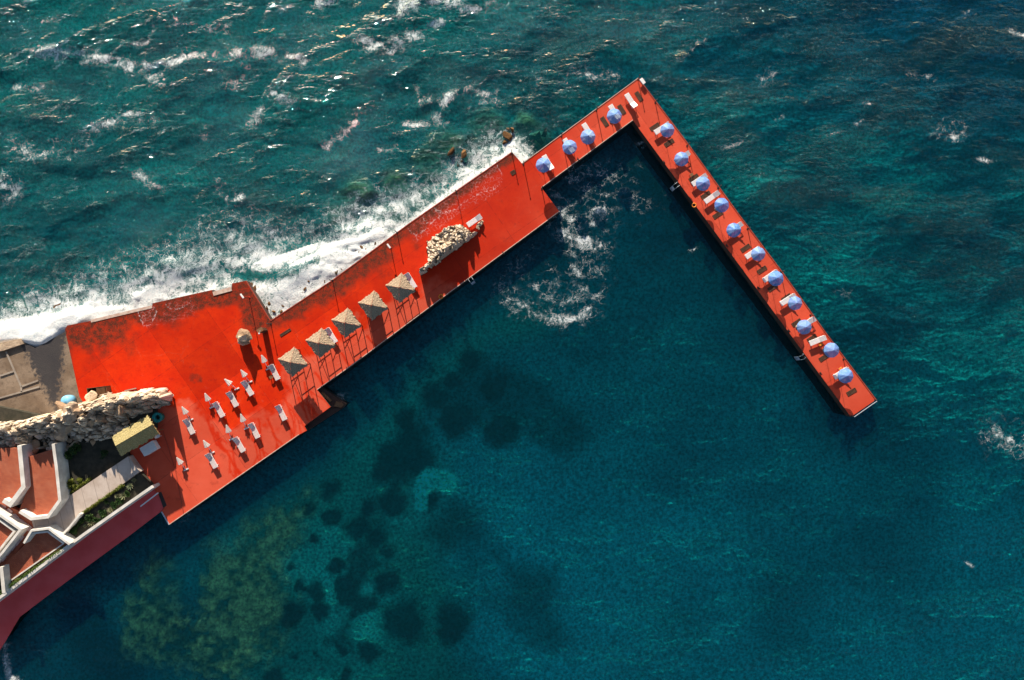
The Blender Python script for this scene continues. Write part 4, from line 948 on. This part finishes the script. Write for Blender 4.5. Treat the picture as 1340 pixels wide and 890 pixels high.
ground_prism('promenade_base', [(199, 637.4), (205, 655), (200, 668), (168, 692), (118, 728), (56, 772), (18, 800), (-3, 830), (-18, 850), (-70, 890), (-70, 835), (0, 785), (100, 709)], -.23, 6, M_side)
# foundations on the shelf
m_l = [([(8, 460), (28, 506), (28.5, 513)], 'low broken foundation wall running inland across the shore slab'), ([(0, 492), (18, 486)], 'short low foundation wall at the left frame edge'), ([(-4, 522), (28, 513), (52, 506)], 'low foundation wall parallel to the rubble wall'), ([(28, 506), (50, 498)], 'short stub of foundation wall ending at the dark stain')]
for pts, lab in m_l:
    mm = MB()
    for p0, p1 in zip(pts[:-1], pts[1:]): mm.bar(W(*p0, -.31), W(*p1, -.31), .2, .12)
    tag(mm.build('foundation_wall', M_conc), lab, 'low wall', 'old foundation walls')
# walkway step slot and handrail
tag(MB().bar(W(184, 662.7, .9), W(207, 645, .9), .14, .12).bar(W(184.5, 662.5, .4), W(184.5, 662.5, .9), .1).bar(W(206.5, 645.2, .4), W(206.5, 645.2, .9), .1).build('handrail', M_white), 'white handrail over the dark red walkway beside the deck', 'handrail')
kind(MB().prism([tuple(W(a, b, .004).xy) for a, b in [(207, 645), (211, 643.5), (218.3, 661.5), (213.5, 664.5)]], -.3, .008).build('stair_well_shade', M_black), 'structure')  # flat near-black slab; shade inside the stair opening is put into its colour
kind(MB().bar(W(211.6, 669.6, -.02), W(221.4, 686.4, -.02), .16, .1).build('deck_end_edge', M_steel), 'structure')
kind(MB().bar(W(213.8, 565, .01), W(230, 617, .01), .1, .05).bar(W(230, 617, .01), W(240.5, 673, .01), .1, .05).build('deck_step', M_dred), 'structure')
# terraces
TF = 1.7
ground_prism('terrace_floor', [(-60, 588), (28, 586), (36, 640), (14, 664), (-60, 640)], TF, 2.2, M_brick)
ground_prism('terrace_floor', [(36, 598), (69, 588), (80, 652), (63, 676), (41, 679), (25, 668), (38, 636)], TF-.15, 2, M_brick)
ground_prism('terrace_floor', [(33, 712), (42, 696), (63, 693), (88, 712), (6, 768), (2, 742)], TF-.3, 1.9, M_brick)
ground_prism('terrace_floor', [(-60, 650), (0, 676), (25, 693), (2, 722), (-60, 800)], TF-.1, 2, M_brick)
ground_prism('stair_floor', [(-60, 655), (2, 656), (14, 664), (26, 669), (40, 679), (44, 692), (31, 712), (2, 745), (-60, 790), (-60, 720), (4, 722), (27, 693), (-20, 664)], 1.05, 1.5, M_brick)
for i, (a, b) in enumerate([(4, 663), (12, 669.5), (20, 677), (28, 684), (37, 690.5), (27, 703), (21.5, 709.5), (15.5, 716), (9.5, 722.5), (3.5, 730)]):
    s = .66; kind(MB().box(tuple(W(a, b, 1.1+.012*i)), (s, s*.95, .12), Matrix.Rotation(ang(.66, .6) if i < 5 else ang(.62, -.78), 3, 'Z')).build('stair_step', M_pave), 'structure')
def parapet(pts, wpx, zt, zb, lab, name='parapet_wall', cat='wall', mat=None, cap=True):
    P = [W(a, b, zt).xy for a, b in pts]; hw = wpx*PX/2; L_, R_ = [], []
    for i, p in enumerate(P):
        d0 = (P[i]-P[i-1]).normalized() if i else (P[1]-P[0]).normalized(); d1 = (P[i+1]-P[i]).normalized() if i < len(P)-1 else d0
        n0 = Vector((-d0.y, d0.x)); n1 = Vector((-d1.y, d1.x)); nn = (n0+n1).normalized(); k = hw/max(.4, nn.dot(n0)); L_.append(p+nn*k); R_.append(p-nn*k)
    m = MB(); n = len(P)
    vs = [(*q, zb) for q in L_]+[(*q, zb) for q in R_]+[(*q, zt) for q in L_]+[(*q, zt) for q in R_]
    fs = []
    for i in range(n-1): fs += [(i, i+1, 2*n+i+1, 2*n+i), (n+i+1, n+i, 3*n+i, 3*n+i+1), (2*n+i, 2*n+i+1, 3*n+i+1, 3*n+i), (i+1, i, n+i, n+i+1)]
    fs += [(0, 2*n, 3*n, n), (n-1, 2*n-1, 4*n-1, 3*n-1)]
    m.add(vs, fs); o = m.build(name, mat or M_wall)
    bm = bmesh.new(); bm.from_mesh(o.data); bmesh.ops.recalc_face_normals(bm, faces=bm.faces); bm.to_mesh(o.data); bm.free()
    return tag(o, lab, cat, 'white parapet walls')
parapet([(25.3, 583), (30.5, 637), (13, 660.5), (4, 655)], 5.4, 2.5, .3, 'broad white parapet with a hooked end around the leftmost terrace')
parapet([(69.5, 581), (73.5, 610), (78.2, 654.5), (62.3, 676.5), (40.5, 679), (25.5, 669.5)], 3.9, 2.5, .3, 'white parapet bending round the brick terrace beside the garden')
parapet([(31, 711), (40.8, 694.5), (63.2, 691.7), (91, 712.5)], 2.6, 2.4, .3, 'outer white parapet of the lower eight-sided terrace')
parapet([(33.5, 709.5), (42.2, 698), (62.3, 695.8), (83, 711)], 2.3, 2.15, .3, 'inner white parapet of the lower eight-sided terrace')
parapet([(83.3, 711.3), (6.5, 765)], 1.6, 1.5, .3, 'thin low white kerb between the lowest brick terrace and the planter hedge', 'kerb_wall')
parapet([(-30, 651), (0, 674.5), (26.5, 693), (4, 722), (-30, 760)], 3, 2.5, .3, 'outer white parapet of the pointed terrace at the left frame edge')
parapet([(-30, 658), (0, 681.5), (18.5, 695), (-3, 722), (-30, 752)], 2.4, 2.25, .3, 'inner white parapet of the pointed terrace at the left frame edge')
parapet([(1.5, 742), (5, 776)], 4.5, 2.4, .3, 'short white parapet beside the lowest brick terrace')
parapet([(199, 637), (150, 671), (108, 700.5), (91, 713), (50, 744), (-40, 812)], 3.6, 1.75, -1, 'long white retaining wall above the dark red walkway', 'retaining_wall')
parapet([(104.5, 672.5), (91, 689.5), (78.5, 702.5)], 2.5, 1.75, .3, 'short white kerb wall between the slab path and the agave bed', 'kerb_wall')
parapet([(80, 703), (92, 710)], 3, 1.8, .3, 'white link wall between the lower terrace and the retaining wall', 'link_wall')
ground_prism('garden_path', [(168, 597), (182.5, 617.5), (160, 634), (105, 673), (80, 701.5), (60, 690), (44, 692), (40, 681), (63, 678), (81, 654), (87, 651.5)], 1.0, 1.0, M_path)
ground_prism('agave_bed', [(182.5, 619), (199, 637), (110, 699), (92, 708), (80, 702), (106, 673.5)], .8, .8, M_soil)
ground_prism('rocky_ground', [(100, 578), (140, 572), (162, 572), (168, 596.5), (100, 643), (88, 650), (84, 600)], .55, .5, M_soil)
# plants
def leaf_mat(name, a, b, c):
    t = NT(name); r = t.n('NewGeometry', out=8); n = t.noise(t.wpos(), 1.3, 4)
    col = t.mix(r, a, b); col = t.mix(t.ss(n, .45, .7), col, c)
    return t.done(t.n('MixShader', {0: .2, 1: t.bsdf(col, .6, None, .2), 2: t.n('BsdfTranslucent', {'Color': col})}))
M_hedge = leaf_mat('hedge_leaves', (.03, .07, .015), (.09, .15, .03), (.16, .17, .03)); M_yel = leaf_mat('yellow_green_leaves', (.10, .13, .02), (.20, .20, .035), (.12, .16, .03))
M_dgreen = leaf_mat('dark_green_leaves', (.012, .04, .012), (.035, .08, .02), (.05, .09, .02)); M_agave = leaf_mat('agave_leaves', (.20, .22, .12), (.30, .29, .17), (.14, .20, .12))
M_bark = simple('plant_stem', (.06, .04, .025), (.12, .08, .05), 6, .9)
def leaf_cloud(m, c, rad, n, size, r):
    for _ in range(n):
        d = Vector((r.gauss(0, 1), r.gauss(0, 1), r.gauss(0, 1))).normalized()*(r.random()**.4)
        p = Vector(c)+Vector((d.x*rad[0], d.y*rad[1], abs(d.z)*rad[2])); u = Vector((r.gauss(0, 1), r.gauss(0, 1), r.gauss(0, .7))).normalized(); v = u.orthogonal().normalized(); v = (v*math.cos(r.random()*6)+u.cross(v)*math.sin(r.random()*6)).normalized()
        s = size*r.uniform(.6, 1.3); m.add([p-u*s, p+v*s*.45, p+u*s, p-v*s*.45], [(0, 1, 2, 3)])
def hedge(pts, z, w_, h_, mat, lab, seed):
    r = random.Random(seed); o = empty('hedge', W(*pts[0], z)); m = MB(); st = MB()
    for (a0, b0), (a1, b1) in zip(pts[:-1], pts[1:]):
        n = int(math.hypot(a1-a0, b1-b0)/2)+1
        for i in range(n+1):
            q = W(a0+(a1-a0)*i/n, b0+(b1-b0)*i/n, z)-o.location
            leaf_cloud(m, q, (w_*r.uniform(.7, 1.15), w_*r.uniform(.7, 1.15), h_*r.uniform(.6, 1.2)), 60, .09, r); st.tube(q, q+Vector((0, 0, h_*.5)), .02, .012, 5)
    m.build('foliage', mat, o); st.build('stems', M_bark, o); tag(o, lab, 'hedge', 'clipped hedges')
hedge([(88, 648.5), (119, 626)], .6, .22, .5, M_yel, 'thin yellow green hedge along the upper edge of the slab path', 1)
hedge([(161, 635), (108, 672)], .85, .26, .55, M_yel, 'yellow green hedge between the slab path and the agaves', 2)
hedge([(86, 716.5), (48, 742.5), (6, 773)], 1.25, .36, .75, M_hedge, 'dark and yellow hedge in the planter below the lower terrace', 3)
hedge([(2, 776), (-14, 788)], 1.2, .3, .5, M_hedge, 'short hedge piece at the left frame edge', 4)
def bush(a, b, z, R, h_, mat, lab, seed, n=500):
    r = random.Random(seed); o = empty('bush', W(a, b, z)); m = MB(); st = MB()
    for k in range(7):
        d = Vector((r.uniform(-1, 1)*R*.6, r.uniform(-1, 1)*R*.6, r.uniform(.1, .5)*h_)); leaf_cloud(m, d, (R*.5, R*.5, h_*.6), n//7, .12, r); st.tube((0, 0, 0), d+Vector((0, 0, h_*.2)), .03, .012, 5)
    m.build('foliage', mat, o); st.build('stems', M_bark, o); tag(o, lab, 'bush', 'garden bushes')
bush(84, 591, .5, .7, 1.0, M_dgreen, 'dark bush in the shade against the terrace parapet', 11); bush(104, 586, .5, .8, 1.2, M_dgreen, 'round dark green bush under the rubble wall', 12, 700)
bush(95, 594, .5, .7, .9, M_dgreen, 'low dark bush between two others in the shaded garden', 13); bush(95, 632, .5, .75, .9, M_yel, 'sunlit yellow green bush near the slab path', 14, 600); bush(107, 629, .5, .45, .5, M_yel, 'small sunlit yellow green shrub right of the larger one', 15, 300); bush(138, 594, .5, .6, .5, M_dgreen, 'sparse dark shrub in the shade near the yellow thatch', 16, 160)
def agave(a, b, z, R, lab, seed, mat):
    r = random.Random(seed); o = empty('agave', W(a, b, z)); m = MB()
    for k in range(26):
        an = k*2.4; el = math.radians(15+60*(k/26)); L_ = R*r.uniform(.75, 1.1); d = Vector((math.cos(an)*math.cos(el), math.sin(an)*math.cos(el), math.sin(el))); s = Vector((-math.sin(an), math.cos(an), 0)); up = s.cross(d); w_ = .05*R/.5
        m.add([Vector((0, 0, .04)), d*L_*.45+s*w_+up*.02, d*L_, d*L_*.45-s*w_+up*.02, d*L_*.45-up*.03], [(0, 1, 4), (1, 2, 4), (2, 3, 4), (3, 0, 4)])
    m.build('leaves', mat, o); MB().lathe([(.05, 0), (.06, .05), (.02, .12)], 8).build('heart', mat, o); tag(o, lab, 'agave', 'agaves in the bed')
AG = [(171, 636, .62, 'pale agave nearest the deck in the bed'), (163, 648, .7, 'large pale agave in a tight pair in the bed'), (154.5, 649, .5, 'smaller pale agave beside the large one'), (145, 667, .5, 'agave with light tips in the middle of the bed'), (132.5, 669, .45, 'bluish agave in the middle of the bed'), (120, 684, .55, 'spiky agave near the retaining wall end of the bed'), (140, 657, .4, 'small shaded agave beside the path hedge'), (112, 688, .35, 'smallest agave at the lower end of the bed'), (176, 628, .45, 'agave at the upper corner of the bed')]
for i, (a, b, R, lab) in enumerate(AG): agave(a, b, .8, R, lab, 30+i, M_agave if i not in (4, 6) else M_dgreen)
bush(150, 661, .8, .5, .4, M_dgreen, 'low dark ground shrub among the agaves', 17, 250); bush(128, 680, .8, .5, .4, M_dgreen, 'low dark shrub at the retaining wall in the agave bed', 18, 250); bush(158, 655, .8, .5, .4, M_dgreen, 'dark shrub between the paired agaves and the path hedge', 21, 260); bush(136, 673, .8, .55, .35, M_dgreen, 'wide dark shrub below the bluish agave', 22, 260); bush(118, 677, .8, .55, .4, M_dgreen, 'dark shrub above the spiky agave', 23, 260); bush(107, 683, .8, .5, .4, M_dgreen, 'dark shrub beside the smallest agave', 24, 260); bush(168, 645, .8, .45, .35, M_dgreen, 'dark shrub behind the agave nearest the deck', 25, 220); bush(99, 692, .8, .6, .6, M_dgreen, 'dense dark shrub at the narrow end of the agave bed', 19, 400)
bush(2, 549, -.35, .4, .5, M_yel, 'dry tuft on the shore slab against the rubble wall', 20, 160)
# yellow thatched shelter
o = empty('thatched_shelter', (*W(177, 570, 2.4).xy, 0)); b0 = o.location
def r3(a, b, z): return W(a, b, z)-b0
thatch_roof([r3(159, 596, 2.6), r3(207.5, 567.5, 2.6), r3(193.5, 544, 2.75), r3(146.5, 571.5, 2.75)], None, M_ythatch, 'roof', o, ridge=(r3(151.5, 583.5, 3.65), r3(199.5, 555.5, 3.65)), n=30, seed=5, fringe=.18)
for a, b in ((161, 588), (201, 565), (193, 551), (153, 575)): q = r3(a, b, 2.2); MB().tube((q.x, q.y, 0), q, .07, .06, 8).build('post', M_brownwood, o)
MB().tube(r3(197.5, 552, 2.6), r3(209.5, 569, 2.5), .05).build('rafter', M_brownwood, o); MB().tube(r3(165.5, 542, 2.0), r3(171, 556, 2.6), .04).build('rafter', M_brownwood, o)
tag(o, 'yellow thatched shelter with a ridged roof between rubble wall and deck', 'shelter')
# white counter, bin, tank, rusty bin
o = empty('white_counter', W(199.5, 585.5, 0), ang(.86, -.52)); MB().box((0, 0, .45), (1.75, 1.15, .86)).build('cabinet', M_wslat, o, bevel=.02)
for y in (-.38, .02, .40): MB().box((0, y, .905), (1.85, .37, .05)).build('lid', M_white, o, bevel=.01)
tag(o, 'white three lidded counter beside the yellow thatched shelter', 'counter')
o = empty('white_chair', W(209, 569.5, 0), ang(.8, -.5)); MB().box((0, 0, .43), (.45, .45, .05)).build('seat', M_white, o, bevel=.01); MB().box((-.21, 0, .68), (.04, .42, .44)).build('backrest', M_white, o, bevel=.01)
for x in (-.18, .18):
    for y in (-.18, .18): MB().box((x, y, .2), (.045, .045, .4)).build('leg', M_white, o)
tag(o, 'small white chair at the corner of the yellow thatched shelter', 'chair')
o = empty('round_bin', (*W(205.8, 546.4, .8).xy, 0)); MB().lathe([(.50, 0), (.60, .8), (.62, .85), (.52, .87), (.32, .84), (.28, .3)], 24).build('drum', M_teal, o, True); MB().lathe([(.27, .32), (.27, .5), (.02, .52)], 16).build('liner', M_black, o)
tag(o, 'round teal bin at the end of the rubble wall', 'bin')
o = empty('water_tank', (*W(88, 525, .4).xy, -.35)); MB().lathe([(.7, 0), (.74, .6), (.70, .9), (.5, 1.12), (.2, 1.22), (.02, 1.24)], 28).build('shell', M_blue, o, True); MB().lathe([(.16, 1.22), (.16, 1.28), (.02, 1.30)], 14).build('cap', M_blue, o)
tag(o, 'pale blue domed tank behind the rubble wall', 'tank')
o = empty('rusty_locker', W(133, 512, 0), ang(.985, -.12)); 
for y in (-.55, .55): MB().box((0, y, .5), (2.3, .05, 1.0)).build('side_panel', M_rust, o)
for x in (-1.15, .0, 1.15): MB().box((x, 0, .49), (.05, 1.05, .98)).build('divider', M_rust, o)
MB().box((.58, 0, 1.03), (1.0, .9, .03), Matrix.Rotation(.2, 3, 'X')).build('lid', M_rust, o)
MB().box((0, 0, .03), (2.2, 1.0, .04)).build('floor', M_black, o); tag(o, 'open rusty two bay locker behind the rubble wall', 'locker')
tag(MB().bar(W(163, 511.5, .08), W(178.5, 508, .08), .12, .06).build('plank', M_conc), 'pale plank lying on the red deck behind the rubble wall', 'plank')
